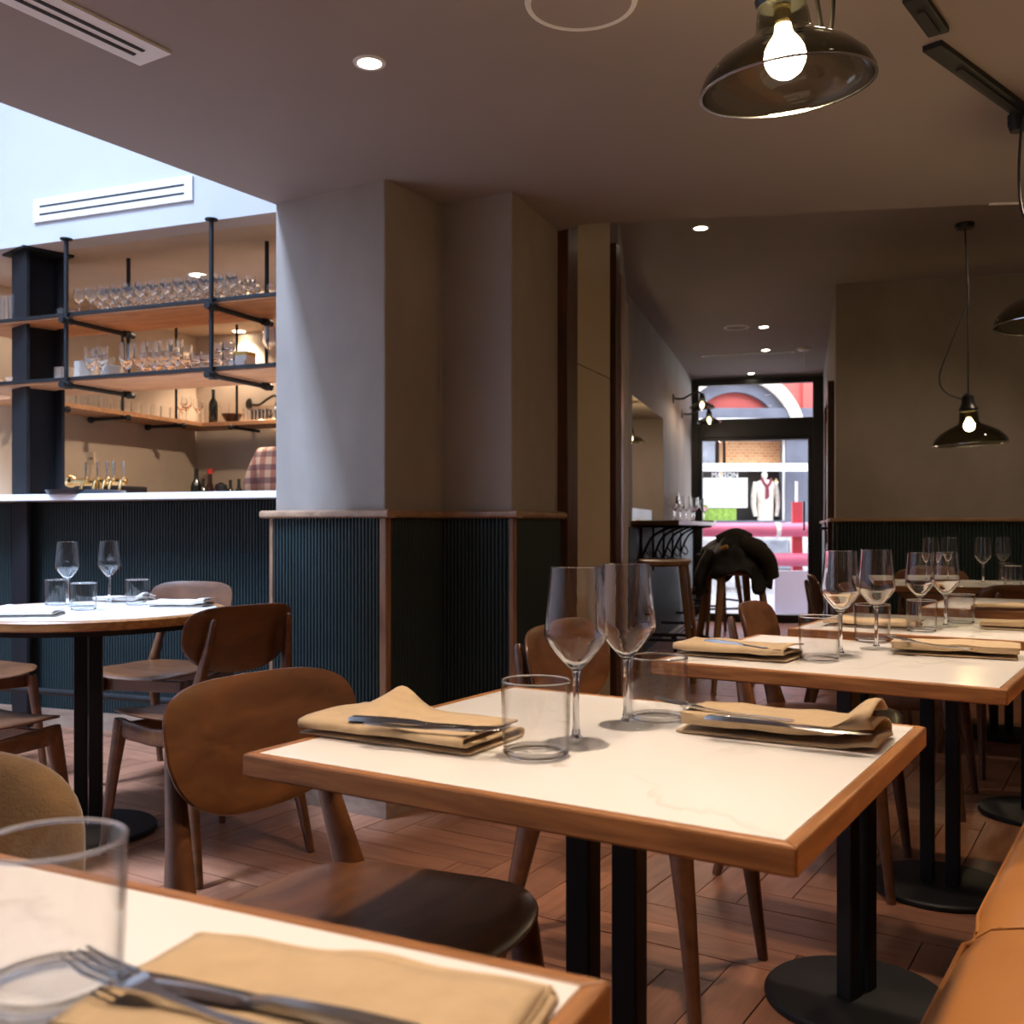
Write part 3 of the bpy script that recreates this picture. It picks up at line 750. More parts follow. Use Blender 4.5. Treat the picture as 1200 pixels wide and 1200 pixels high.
# ------------------------------------------------------------------ tableware
def glass_profile(out, th):
    """double-walled lathe profile from an outer (r, z) list"""
    inn = [(max(0.0, r - th), z + (th if i == 0 else 0)) for i, (r, z) in enumerate(out)]
    return inn
def build_wine(n=40, name='wine_glass'):
    t = thing(name, '', 'wine glass')
    bowl_o = [(0.0, 0.092), (0.0045, 0.0935), (0.009, 0.097), (0.018, 0.106), (0.029, 0.119), (0.038, 0.131), (0.0408, 0.138), (0.0412, 0.143), (0.0400, 0.155), (0.0375, 0.180), (0.0350, 0.205), (0.0330, 0.2275)]
    bowl_i = [(0.0323, 0.2278), (0.0342, 0.205), (0.0366, 0.180), (0.0390, 0.155), (0.0400, 0.143), (0.0396, 0.1385), (0.0366, 0.1325), (0.0275, 0.1205), (0.016, 0.108), (0.008, 0.100), (0.0, 0.098)]
    MB().lathe(bowl_o + bowl_i, n).obj('bowl', 'solid_glass', t, smooth=50)
    MB().lathe([(0.0, 0.0), (0.0365, 0.0), (0.0375, 0.0012), (0.0365, 0.0024), (0.022, 0.0040), (0.010, 0.0062), (0.0, 0.0075)], n).obj('foot', 'foot_glass', t, smooth=50)
    MB().lathe([(0.0, 0.0066), (0.0085, 0.0070), (0.0055, 0.012), (0.0042, 0.025), (0.0040, 0.060), (0.0042, 0.085), (0.0058, 0.0928), (0.0, 0.0935)], n).obj('stem', 'solid_glass', t, smooth=50)
    return t
wine = Maker(build_wine)
def build_tumbler(n=40):
    t = thing('tumbler', '', 'tumbler')
    MB().lathe([(0.0396, 0.004), (0.0408, 0.012), (0.0418, 0.030), (0.0431, 0.0888), (0.0409, 0.0888), (0.0396, 0.030), (0.0386, 0.011)], n).obj('wall', 'tumbler_glass', t, smooth=50)
    ring = lambda R, z, r: [(R + r * math.cos(a), z + r * math.sin(a)) for a in (2 * PI * q / 10 for q in range(10))]
    MB().lathe(ring(0.0420, 0.0900, 0.0014), n, closed=True).obj('rim', 'solid_glass', t, smooth=80)
    MB().lathe(ring(0.0372, 0.0036, 0.0034), n, closed=True).obj('heel', 'solid_glass', t, smooth=80)
    MB().lathe([(0.0, 0.0022), (0.034, 0.0022), (0.0382, 0.0075), (0.0384, 0.0105), (0.032, 0.0085), (0.0, 0.0078)], n).obj('base', 'foot_glass', t, smooth=50)
    return t
tumbler = Maker(build_tumbler)
def put(px, py, z=0.75):
    p = at(px, py, z); return (p.x, p.y, z + 0.0008)
# settings: (maker, px, py of the base centre, label)
GW = 'wine glasses on the dining tables'; GT = 'tumblers on the dining tables'
tumbler('large blurred tumbler standing in front at the bottom edge', put(61, 1160), 0, GT)
wine('tall wine glass next to the tumbler and rumpled napkin, the bigger of its pair', put(675, 871), 0, GW)
wine('tall wine glass standing before the tumbler that reflects grey', put(734, 851), 0, GW)
tumbler('clear tumbler between the rumpled napkin and a wine glass', put(628, 884), 0, GT)
tumbler('tumbler behind the two tall wine glasses, reflecting grey', put(771, 843), 0, GT)
wine('wine glass on the second table touching the front tumbler', put(985, 769), 0, GW)
wine('wine glass on the second table standing before the rear tumbler', put(1027, 761), 0, GW)
tumbler('front tumbler on the second table beside the rolled napkin', put(960, 773), 0, GT)
tumbler('rear tumbler on the second table behind a stem', put(1022, 752), 0, GT)
wine('wine glass on the third table behind its front tumbler', put(1078, 738), 0, GW, 0.92)
wine('wine glass on the third table beside the rear tumbler', put(1108, 735), 0, GW, 0.92)
tumbler('front tumbler on the third table, before a stem', put(1080, 740), 0, GT, 0.92)
tumbler('rear tumbler on the third table by the flat napkin', put(1126, 730), 0, GT, 0.92)
for px, py, lb in ((1091, 686, 'smaller-looking wine glass on the long far table, paired with its twin before the chair back'), (1113, 684, 'wine glass on the long far table just behind its twin'),
                   (1152, 684, 'wine glass standing alone on the long far table'), (1175, 681, 'wine glass behind the far tumblers on the long table')):
    wine(lb, put(px, py), 0, GW)
tumbler('front tumbler on the long far table', put(1187, 685), 0, GT); tumbler('rear tumbler under a wine glass on the long far table', put(1178, 680), 0, GT)
for px, py, lb in ((79, 711, 'bluish wine glass between two tumblers on the round table'), (128, 707, 'bluish wine glass by the folded napkin on the round table')): wine(lb, put(px, py), 0, GW)
for px, py, lb in ((67, 709, 'tumbler behind a stem on the round table'), (98, 715, 'front tumbler on the round table'), (161, 709, 'tumbler beside the pale napkin at the rim of the round table')): tumbler(lb, put(px, py), 0, GT)

def napkin_mesh(L, W, layers=3, hump=0.0, hx=0.25, fluff=0.0, seed=0, gap=0.008):
    th = 0.0034; pts = []
    for k in range(layers):
        z = 0.0015 + k * gap; y0, y1 = (-W / 2, W / 2) if k % 2 == 0 else (W / 2, -W / 2)
        sh = 0.004 * math.sin(seed * 3.1 + k * 2.0)
        for i in range(9):
            f = i / 8; pts.append((y0 + (y1 - y0) * f + sh, z, k))
        if k < layers - 1:
            s = 1 if k % 2 == 0 else -1
            for a in (-40, 0, 40):
                pts.append((s * (W / 2 + gap * 0.5 * math.cos(math.radians(a))) + sh, z + gap * 0.5 + gap * 0.5 * math.sin(math.radians(a)), k + 0.5))
    n = len(pts); NX = 30; m = MB(); vs = []
    nor = []
    for i in range(n):
        a = pts[max(0, i - 1)]; b = pts[min(n - 1, i + 1)]; d = Vector((b[0] - a[0], b[1] - a[1])).normalized(); nor.append(Vector((-d.y, d.x)))
    for ix in range(NX + 1):
        f = ix / NX; x = (f - 0.5) * L
        for i in range(n):
            y, z, k = pts[i]; q = k / (layers - 1)
            jx = 0.004 * math.sin(seed + k * 1.7) * (1 if f > 0.5 else -1) * abs(2 * f - 1)
            nz = noise.noise(Vector((x * 14 + seed * 5.3, y * 16 + k * 0.7, seed))) * 0.0035 * (0.25 + q)
            bump = hump * math.exp(-((f - hx) / 0.13) ** 2) * max(0.0, 0.5 + y / W) ** 1.2 * q
            ff = min(1, max(0, (f - 0.78) / 0.18)); fl = fluff * ff * ff * (3 - 2 * ff) * (0.3 + 0.7 * q) * (0.65 + 0.35 * math.cos(y / W * 4 + 0.8) + 0.3 * noise.noise(Vector((x * 16, y * 18, seed))))
            base = Vector((x + jx, y + nz * 1.2, max(0.0012, z + (nz + abs(nz) * 0.6) * min(1, k) + bump + fl)))
            for sg in (1, -1):
                vs.append((base.x, base.y + nor[i].x * th / 2 * sg, max(0.0002, base.z + nor[i].y * th / 2 * sg)))
    r = 2 * n; fs = []
    for ix in range(NX):
        for i in range(n - 1):
            a = ix * r + 2 * i; b = a + 2; c = a + r; d = b + r
            fs.append((a, b, d, c)); fs.append((a + 1, c + 1, d + 1, b + 1))
        a = ix * r; fs.append((a, a + r, a + r + 1, a + 1)); a = ix * r + 2 * (n - 1); fs.append((a, a + 1, a + r + 1, a + r))
    for i in range(n - 1):
        fs.append((2 * i, 2 * i + 1, 2 * i + 3, 2 * i + 2)); a = NX * r + 2 * i; fs.append((a, a + 2, a + 3, a + 1))
    m.add(vs, fs)
    return m
def napkin(label, c, deg, L, W, mat='napkin_linen', **kw):
    o = napkin_mesh(L, W, **kw).obj('napkin', mat, smooth=100, loc=(c[0], c[1], 0.7505), rz=-math.radians(deg))
    tag(o, label, 'napkin', 'folded napkins on the tables')
    return o
napkin('rumpled tan napkin with a raised fold, beside the clear tumbler', (-0.137, 1.352), 30, 0.265, 0.13, hump=0.030, hx=0.27, seed=1, layers=3, gap=0.010)
napkin('tan napkin folded flat with a puffed end at the corner of the table', (0.365, 1.355), 30, 0.255, 0.110, fluff=0.030, seed=2, layers=3, gap=0.012)
napkin('rolled tan napkin at the chair side of the second table', (0.49, 2.185), 33, 0.25, 0.115, seed=3, layers=3, gap=0.012, fluff=0.008)
napkin('tan napkin at the banquette side of the second table', (0.975, 2.215), 26, 0.25, 0.11, seed=4, layers=3, gap=0.011)
napkin('brownish napkin on the chair side of the third table, behind tumblers', (1.02, 2.84), 33, 0.24, 0.11, seed=5)
napkin('tan napkin on the banquette side of the third table', (1.42, 2.76), 28, 0.24, 0.11, seed=6)
napkin('napkin on the last banquette table behind the third table', (1.70, 3.42), 25, 0.25, 0.12, seed=7, gap=0.006)
napkin('large mustard napkin under fork and knife at the bottom edge', (-0.116, 0.574), 19, 0.25, 0.135, seed=8, layers=3, gap=0.003)
napkin('pale folded napkin on the near rim of the round table', (-1.55, 3.17), -8, 0.24, 0.11, 'napkin_pale', seed=9, hump=0.012, hx=0.3)
napkin('pale folded napkin between the glasses of the round table', (-1.44, 3.745), 10, 0.20, 0.09, 'napkin_pale', seed=10, fluff=0.02)
napkin('pale folded napkin at the pillar side of the round table', (-1.170, 3.565), 5, 0.20, 0.10, 'napkin_pale', seed=11, fluff=0.012)

def build_fork():
    o = MB()
    prof = [(-0.095, 0.0045), (-0.090, 0.0062), (-0.06, 0.0055), (-0.01, 0.0030), (0.03, 0.0030), (0.045, 0.0075), (0.055, 0.0110), (0.062, 0.0118)]
    def zc(x): return 0.002 + 0.010 * max(0, (x - 0.01) / 0.09) * (1 - 0.3 * (x > 0.06)) - 0.004 * max(0, (-x - 0.06) / 0.03) * 0
    top = [(x, w, zc(x)) for x, w in prof]
    vs = []; n = len(top)
    for x, w, z in top: vs += [(x, -w, z), (x, w, z), (x, w, z + 0.0022), (x, -w, z + 0.0022)]
    fs = [(0, 1, 2, 3), tuple(4 * (n - 1) + i for i in (3, 2, 1, 0))]
    for k in range(n - 1):
        for i in range(4): fs.append((4 * k + i, 4 * k + 4 + i, 4 * k + 4 + (i + 1) % 4, 4 * k + (i + 1) % 4))
    o.add(vs, [f[::-1] for f in fs])
    for i in range(4):
        y = -0.0098 + i * 0.00653
        o.limb([(0.0605, y, zc(0.06) + 0.001), (0.085, y * 0.97, zc(0.085) + 0.0022), (0.104, y * 0.9, zc(0.104) + 0.0055)], [(0.0018, 0.0011), (0.0016, 0.0011), (0.0008, 0.0006)], 6, 3)
    ob = o.obj('fork', 'cutlery_steel', smooth=50); return tag(ob, '', 'fork')
def build_knife():
    o = MB()
    prof = [(-0.105, 0.0050, 0.003), (-0.10, 0.0068, 0.005), (-0.06, 0.0062, 0.006), (-0.012, 0.0045, 0.005), (0.0, 0.0048, 0.0035), (0.012, 0.0085, 0.002), (0.06, 0.0092, 0.0016), (0.09, 0.0075, 0.0014), (0.105, 0.0025, 0.001)]
    vs = []; n = len(prof)
    for x, w, h in prof: vs += [(x, -w, 0.001), (x, w, 0.001), (x, w * 0.8, 0.001 + h), (x, -w * 0.8, 0.001 + h)]
    fs = [(3, 2, 1, 0), tuple(4 * (n - 1) + i for i in (0, 1, 2, 3))]
    for k in range(n - 1):
        for i in range(4): fs.append((4 * k + i, 4 * k + (i + 1) % 4, 4 * k + 4 + (i + 1) % 4, 4 * k + 4 + i))
    o.add(vs, fs)
    ob = o.obj('knife', 'cutlery_steel', smooth=50); return tag(ob, '', 'knife')
fork = Maker(build_fork); knife = Maker(build_knife)
def lay(mk_, label, px, py, zt, rz):
    p = at(px, py, zt); return mk_(label, (p.x, p.y, zt), rz, 'cutlery on the napkins')
def toward(px0, py0, px1, py1, z):
    a = at(px0, py0, z); b = at(px1, py1, z); return math.atan2(b.y - a.y, b.x - a.x)
zf = 0.762
lay(fork, 'blurred fork with tines by the tumbler at the bottom edge', 235, 1192, zf, toward(320, 1219, 150, 1164, zf))
lay(knife, 'blurred knife beside the fork on the mustard napkin', 300, 1178, zf, toward(430, 1206, 165, 1148, zf))
zf = 0.776
lay(fork, 'fork on the rumpled napkin, tines towards the tumbler', 505, 857, zf, toward(420, 851, 590, 866, zf))
lay(knife, 'knife on the rumpled napkin behind the fork', 495, 850, zf, toward(410, 845, 580, 857, zf))
lay(knife, 'knife lying in the folds of the flat napkin with a puffed end', 920, 852, zf, toward(840, 845, 990, 860, zf))
lay(fork, 'fork poking out of the flat napkin behind the tall glasses', 850, 838, zf, toward(930, 847, 815, 833, zf))
lay(knife, 'knife on the rolled napkin of the second table', 870, 757, zf, toward(830, 753, 910, 763, zf))
lay(fork, 'fork in the banquette-side napkin of the second table', 1090, 757, zf, toward(1150, 763, 1050, 752, zf))

# ------------------------------------------------------------------ bar
RB = -math.radians(BET)
def bbox(name, s0, s1, t0, t1, z0, z1, mat, parent=None, bevel=0.0):
    c = bar((s0 + s1) / 2, (t0 + t1) / 2, (z0 + z1) / 2)
    if parent is not None:
        pl = parent.location; c = Matrix.Rotation(-parent.rotation_euler.z, 3, 'Z') @ (c - pl); rz = RB - parent.rotation_euler.z
    else: rz = RB
    o = MB().box((0, 0, 0), (s1 - s0, t1 - t0, z1 - z0)).obj(name, mat, parent, smooth=0, bevel=bevel, loc=c, rz=rz)
    return o
bc = thing('bar_counter', 'long bar with fluted dark green front and white stone top', 'bar counter', bar(-1.5, 0.14), RB)
bbox('carcass', -3.6, 0.55, 0.155, 0.60, 0.0, 1.155, 'dark_plastic', bc)
f_ = fluted('fluted_front', (-2.1, 0), (2.05, 0), 0.09, 1.155, pitch=0.0175, depth=0.010, parent=bc)
bbox('worktop', -3.6, 0.55, -0.07, 0.64, 1.160, 1.192, 'quartz', bc, 0.003)
bbox('kickboard', -3.6, 0.55, 0.12, 0.155, 0.0, 0.09, 'baseboard_wood', bc)
m = MB(); m.tube([(-2.1, -0.20, 0.215), (2.05, -0.20, 0.215)], 0.016, 10); m.obj('foot_rail', 'black_metal', bc)
for x in (-1.7, -0.62, 0.45, 1.5):
    m = MB(); m.box((x, -0.20, 0.10), (0.02, 0.02, 0.21)); m.box((x, -0.20, 0.004), (0.07, 0.05, 0.008)); m.obj('rail_post', 'black_metal', bc, smooth=0)

sc_ = bar(bar_s(45, 0.15), 0.15)
col = struct(MB().box((0, 0, HB / 2), (0.018, 0.17, HB)).obj('column_steel', 'steel_column', smooth=0, loc=sc_, rz=RB - 0.35))
for y in (-0.09, 0.09): MB().box((0, y, HB / 2), (0.18, 0.018, HB)).obj('flange', 'steel_column', col, smooth=0, bevel=0.002)
MB().box((0, 0, HB - 0.006), (0.26, 0.26, 0.012)).obj('cap_plate', 'steel_column', col, smooth=0)

# slot diffuser on the wall over the bar
def wallpt(px, py, t=0.0):
    s = bar_s(px, t); p = bar(s, t); return s, CAMZ + (HY - py) / F * p.y
sl, zl = wallpt(41, 247.5); sr, zr = wallpt(227, 221.5)
vw = thing('wall_vent', 'white slot diffuser on the daylit wall above the bar', 'air vent', bar((sl + sr) / 2, -0.001, (zl + zr) / 2), RB)
vl = sr - sl; vh = 0.118
MB().box((0, -0.006, 0), (vl, 0.012, vh)).obj('face_plate', 'white_paint', vw, smooth=0, bevel=0.003)
for z in (0.018, -0.022): MB().box((0, -0.0135, z), (vl - 0.09, 0.003, 0.008)).obj('slot', 'slot_dark', vw, smooth=0)
# hanging pipe shelves over the counter
rk = thing('hanging_shelf', 'wooden double shelf hung on black pipes over the bar counter', 'shelf', bar(-0.8, 0.2, HB), RB)
def rloc(s, t, z): return (s + 0.8, t - 0.2, z - HB)
SH1, SH2 = 2.095, 1.775
for z in (SH1, SH2):
    o = MB().box(rloc(-0.825, 0.20, z - 0.012), (2.25, 0.40, 0.024)).obj('shelf_board', 'shelf_wood', rk, smooth=0, bevel=0.002)
    MB().box(rloc(-0.825, -0.004, z - 0.007), (2.25, 0.008, 0.016)).obj('edge_strip', 'black_metal', rk, smooth=0)
fp = [bar_s(78, -0.02), bar_s(248, -0.02), bar_s(-95, -0.02)]
for s in fp + [bar_s(388, -0.02)]:
    if s < -1.9: continue
    m = MB(); m.tube([rloc(s, -0.022, HB), rloc(s, -0.022, SH2 - 0.05)], 0.011, 10); m.lathe([(0, 0), (0.03, 0), (0.03, 0.006), (0, 0.006)], 16, rloc(s, -0.022, HB - 0.006)); m.obj('hanger_pipe', 'black_metal', rk)
    m = MB(); m.tube([rloc(s + 0.02, 0.385, HB), rloc(s + 0.02, 0.385, SH2 - 0.05)], 0.011, 10); m.obj('hanger_pipe', 'black_metal', rk)
    for z in (SH1, SH2):
        m = MB(); m.tube([rloc(s, -0.05, z - 0.042), rloc(s + 0.02, 0.42, z - 0.042)], 0.012, 10)
        m.obj('cross_pipe', 'black_metal', rk)
        for t in (-0.022, 0.385):
            m = MB(); m.ball(rloc(s + (0.02 if t > 0 else 0), t, z - 0.042), 0.021, 12, 8); m.tube([rloc(s + (0.02 if t > 0 else 0), t - 0.035, z - 0.042), rloc(s + (0.02 if t > 0 else 0), t + 0.035, z - 0.042)], 0.017, 10); m.obj('pipe_fitting', 'black_metal', rk)
# corner shelf on the bar walls
cs = thing('corner_shelf', 'orange-lit wooden shelf running round the corner behind the bar', 'shelf', bar(-2.0, 2.0, 1.775), RB)
def cloc(s, t, z): return (s + 2.0, t - 2.0, z - 1.775)
MB().box(cloc(-2.16, 1.19, 1.760), (0.30, 1.65, 0.028)).obj('shelf_board', 'shelf_wood', cs, smooth=0, bevel=0.002)
MB().box(cloc(-0.95, 2.17, 1.760), (2.72, 0.30, 0.028)).obj('shelf_board', 'shelf_wood', cs, smooth=0, bevel=0.002)
for i, (s, t) in enumerate(((-2.0, 0.75), (-2.0, 1.25), (-2.0, 1.78))):
    m = MB(); m.tube([cloc(-2.31, t, 1.73), cloc(-1.98, t, 1.73)], 0.011, 10); m.ball(cloc(-1.985, t, 1.73), 0.020, 10, 8); m.ball(cloc(-2.29, t, 1.73), 0.024, 10, 8); m.obj('bracket_pipe', 'black_metal', cs)
for s in (-1.75, -0.6):
    m = MB(); m.tube([cloc(s, 2.32, 1.73), cloc(s, 1.99, 1.73)], 0.011, 10); m.ball(cloc(s, 1.995, 1.73), 0.020, 10, 8); m.obj('bracket_pipe', 'black_metal', cs)
for s, t in ((-2.03, 1.25), (-2.03, 1.76), (-1.75, 2.06)):
    m = MB(); m.tube([cloc(s, t, 1.73), cloc(s, t, HB)], 0.009, 8); m.obj('hanger_pipe', 'black_metal', cs)
# goods on the shelves -------------------------------------------------
def simple(name, cat, mat, prof, n=20, smooth=50, closed=False):
    def b():
        o = MB().lathe(prof, n, closed=closed).obj(name, mat, smooth=smooth); return tag(o, '', cat)
    return Maker(b)
mini_wine = simple('wine_glass', 'wine glass', 'solid_glass', [(0, 0), (0.033, 0.0), (0.033, 0.002), (0.006, 0.006), (0.004, 0.012), (0.004, 0.07), (0.012, 0.078), (0.034, 0.105), (0.037, 0.12), (0.030, 0.17), (0.029, 0.17), (0.036, 0.12), (0.0, 0.08)])
goblet = simple('goblet', 'glass', 'solid_glass', [(0, 0), (0.034, 0.0), (0.034, 0.003), (0.007, 0.008), (0.006, 0.035), (0.024, 0.055), (0.034, 0.09), (0.036, 0.17), (0.0345, 0.17), (0.032, 0.09), (0, 0.045)])
low_glass = simple('drinking_glass', 'glass', 'solid_glass', [(0, 0), (0.032, 0.0), (0.037, 0.09), (0.035, 0.09), (0.030, 0.008), (0, 0.008)])
tall_glass = simple('tall_glass', 'glass', 'solid_glass', [(0, 0), (0.030, 0.0), (0.033, 0.145), (0.031, 0.145), (0.028, 0.008), (0, 0.008)])
stack_glass = simple('stacked_glass', 'glass', 'solid_glass', [(0, 0), (0.036, 0.0), (0.043, 0.010), (0.043, 0.068), (0.041, 0.068), (0.040, 0.012), (0, 0.008)])
plate_ = simple('plate', 'plate', 'porcelain', [(0, 0.002), (0.055, 0.002), (0.060, 0.0), (0.066, 0.002), (0.098, 0.012), (0.098, 0.0145), (0.066, 0.0065), (0, 0.006)], 28)
bowl_ = simple('bowl', 'bowl', 'porcelain', [(0, 0.003), (0.03, 0.0), (0.05, 0.015), (0.075, 0.06), (0.072, 0.06), (0.046, 0.018), (0, 0.012)], 24)
bottle = simple('bottle', 'bottle', 'bottle_glass', [(0, 0), (0.034, 0), (0.037, 0.004), (0.037, 0.15), (0.032, 0.175), (0.015, 0.205), (0.0135, 0.26), (0.016, 0.262), (0.016, 0.275), (0, 0.275)], 24)
def on(px, z, t, jitter=0.0):
    """point on bar depth t in column px"""
    return bar(bar_s(px, t) + random.uniform(-jitter, jitter), t + random.uniform(-jitter, jitter), z)
s_a, s_b = bar_s(98, 0.1), bar_s(292, 0.1)
for r, t in enumerate((0.07, 0.16, 0.25, 0.34)):
    for i in range(13):
        s = s_a + (s_b - s_a) * (i + 0.5 * (r % 2)) / 13
        mini_wine('small wine glass in the %s of the crowded top hanging shelf' % ('front row', 'second row', 'third row', 'back row')[r], bar(s, t, SH1 + 0.001), random.uniform(0, 6), '%s of wine glasses on the top bar shelf' % ('front row', 'second row', 'third row', 'back row')[r], 0.78)
for i, px in enumerate((-14, -2, 8, 17)):
    tall_glass('tall ribbed glass on the top shelf by the photo edge', on(px, SH1 + 0.001, 0.10), 0, 'tall glasses on the top shelf beyond the column')
for px in (74, 82):
    stack_glass('little tumbler on the top shelf beside the steel column', on(px, SH1 + 0.001, 0.12), 0, 'little tumblers beside the column', 0.8)
for px, n, t, lb in ((77, 9, 0.24, 'white plate in the narrow stack next to the steel column'), (101, 9, 0.13, 'white plate in the tall stack behind the goblets'), (131, 6, 0.13, 'white plate in the low stack beside the beer glasses')):
    p = on(px, SH2, t)
    for k in range(n): plate_(lb, (p.x, p.y, SH2 + 0.001 + k * 0.0105), random.uniform(0, 6), lb.replace('white plate in', 'plates in'), 0.60)
for px, t in ((106, 0.04), (119, 0.03), (113, 0.30), (127, 0.28)): goblet('stemmed goblet in front of the plate stacks', on(px, SH2 + 0.001, t), 0, 'goblets by the plates', 0.86)
for px in (148, 164, 179, 194, 206): goblet('tall tulip beer glass in the row on the middle shelf', on(px, SH2 + 0.001, 0.10), 0, 'tulip glasses on the middle shelf', 0.98)
for px, t in ((172, 0.25), (187, 0.25), (202, 0.25), (218, 0.14)): goblet('tulip beer glass standing in the second row', on(px, SH2 + 0.001, t), 0, 'tulip glasses in the second row', 0.85)
for px, n in ((230, 2), (241, 2), (254, 3), (268, 3), (281, 1)):
    p = on(px, SH2, 0.10)
    for k in range(n): stack_glass('squat tumbler in the stacks on the middle shelf', (p.x, p.y, SH2 + 0.001 + k * 0.046), 0, 'stacked tumblers on the middle shelf', 0.66)
p = on(284, SH2, 0.26)
bx_ = thing('carton', 'small carton with yellow top behind the stacked tumblers', 'box', (p.x, p.y, SH2 + 0.002), RB)
MB().box((0, 0, 0.045), (0.10, 0.08, 0.09)).obj('body', 'white_paint', bx_, smooth=0); MB().box((0, 0, 0.1), (0.102, 0.082, 0.02)).obj('top_band', 'yellow_label', bx_, smooth=0)
p = on(315, SH2, 0.08); wine('single wine glass at the pillar end of the middle shelf', (p.x, p.y, SH2 + 0.001), 0, 'wine glasses crowded on the top bar shelf', 0.80)
for px in (-7, 17): bowl_('white bowl on the middle shelf beyond the steel column', on(px, SH2 + 0.001, 0.12), 0, 'white bowls beyond the column', 0.62)
# corner shelf goods
for i in range(14):
    low_glass('small tumbler in the row on the side run of the corner shelf', bar(-2.12, 0.62 + i * 0.095, 1.776), 0, 'tumblers on the corner shelf', 0.95)
for i in range(3): mini_wine('stemmed glass on the corner shelf near its corner', bar(-2.10 - 0.09 * (i % 2), 1.95 + i * 0.065, 1.776), 0, 'stemmed glasses on the corner shelf', 1.05)
for px in (235, 243, 263): tall_glass('tall straight glass by the dark bottle on the corner shelf', on(px, 1.776, 2.20), 0, 'tall glasses by the dark bottle', 1.1)
bottle('dark green wine bottle on the corner shelf', on(250, 1.776, 2.10), 0, None, 0.88)
p = on(272, 1.776, 2.11); b_ = bowl_('dark wooden bowl on the corner shelf', p, 0); b_.data = b_.data.copy(); b_.data.materials[0] = MATS['dark_wood']
for i in range(8): low_glass('small glass in the cluster under the gooseneck lamp', on(291 + i * 4.4, 1.776, 2.10 + 0.07 * (i % 2)), 0, 'glasses under the gooseneck lamp')
# tap tower on the counter
tp = on(116, 1.192, 0.45)
tap = thing('beer_tap', 'polished brass beer tap tower with a row of handles on the bar', 'beer tap', tp, RB + 0.12)
m = MB(); m.tube([(-0.17, 0, 0.085), (0.17, 0, 0.085)], 0.020, 16); m.obj('crosspipe', 'brass', tap)
MB().ball((-0.18, 0, 0.092), 0.036, 20, 14).obj('end_ball', 'brass', tap)
m = MB(); m.lathe([(0, 0), (0.045, 0), (0.045, 0.01), (0.026, 0.02), (0.024, 0.09), (0, 0.09)], 20, (0, 0, 0)); m.obj('pedestal', 'brass', tap)
for x in (-0.075, 0.0, 0.06, 0.10, 0.165):
    f = MB(); f.tube([(x, 0, 0.085), (x, -0.035, 0.085), (x, -0.05, 0.05), (x, -0.05, 0.03)], 0.008, 10); f.ball((x, -0.01, 0.10), 0.015, 12, 8); ff = f.obj('faucet', 'brass', tap)
    MB().lathe([(0, 0.11), (0.005, 0.11), (0.006, 0.13), (0.009, 0.19), (0.008, 0.195), (0, 0.195)], 12, (x, -0.01, 0)).obj('tap_handle', 'chrome', ff)
pd = MB().box((-0.036, -0.02, 0.21), (0.048, 0.008, 0.07)).obj('badge', 'card', tap, smooth=0); MB().box((-0.036, -0.02, 0.14), (0.018, 0.010, 0.09)).obj('badge_stem', 'card', tap, smooth=0)
def text(name, body, size, mat, parent, loc, rot=(PI / 2, 0, 0), ex=0.0005, align='CENTER'):
    cu = bpy.data.curves.new(name, 'FONT'); cu.body = body; cu.size = size; cu.extrude = ex; cu.align_x = align; cu.align_y = 'CENTER'; cu.resolution_u = 2
    tmp = bpy.data.objects.new('tmp', cu); COL.objects.link(tmp)
    me = bpy.data.meshes.new_from_object(tmp.evaluated_get(bpy.context.evaluated_depsgraph_get())); bpy.data.objects.remove(tmp)
    me.materials.clear(); me.materials.append(MATS[mat])
    o = bpy.data.objects.new(name, me); COL.objects.link(o); o.parent = parent; o.location = loc; o.rotation_euler = rot
    return o
text('lettering', '100', 0.020, 'print_dark', pd, (-0.036, -0.0248, 0.212))
tr = on(101, 1.192, 0.08); tray = thing('serving_tray', 'black round tray lying on the bar counter', 'tray', tr, RB)
MB().lathe([(0, 0), (0.165, 0), (0.18, 0.004), (0.19, 0.022), (0.186, 0.022), (0.172, 0.007), (0, 0.004)], 48).obj('dish', 'tray_black', tray)
# bottles on the back counter
bkc = thing('back_counter', 'dark back counter behind the bar, under the corner shelf', 'counter', bar(-0.9, 2.0), RB)
bbox('carcass', -2.3, 0.6, 1.75, 2.32, 0, 1.12, 'dark_plastic', bkc); bbox('worktop', -2.3, 0.6, 1.72, 2.325, 1.12, 1.15, 'steel_column', bkc)
for px, sc, lb in ((230, 1.05, 'clear squat spirit bottle on the back counter'), (238, 0.80, 'dark small-necked bottle beside the spirit bottle'), (270, 0.75, 'brown bottle nearest the red-capped one in the row of three'), (280, 0.77, 'middle brown bottle of the row of three'), (290, 0.75, 'brown bottle next to the person in plaid')):
    bottle(lb, on(px, 1.151, 1.95), 0, 'bottles on the back counter', sc * 1.0)
rb = on(246, 1.151, 1.93); rbt = thing('sauce_bottle', 'small dark bottle with a red cap on the back counter', 'bottle', rb, 0)
MB().lathe([(0, 0), (0.03, 0), (0.03, 0.15), (0.016, 0.19), (0.015, 0.25), (0, 0.25)], 18).obj('body', 'bottle_brown', rbt); MB().lathe([(0, 0.25), (0.019, 0.25), (0.019, 0.285), (0, 0.285)], 18).obj('cap', 'red_cap', rbt)
dsh = on(259, 1.151, 1.90); o = tag(MB().lathe([(0, 0), (0.03, 0), (0.042, 0.04), (0.044, 0.14), (0.040, 0.17), (0.012, 0.185), (0, 0.19)], 24).obj('canister', 'dark_plastic', loc=dsh), 'low black canister between the bottles on the back counter', 'canister')
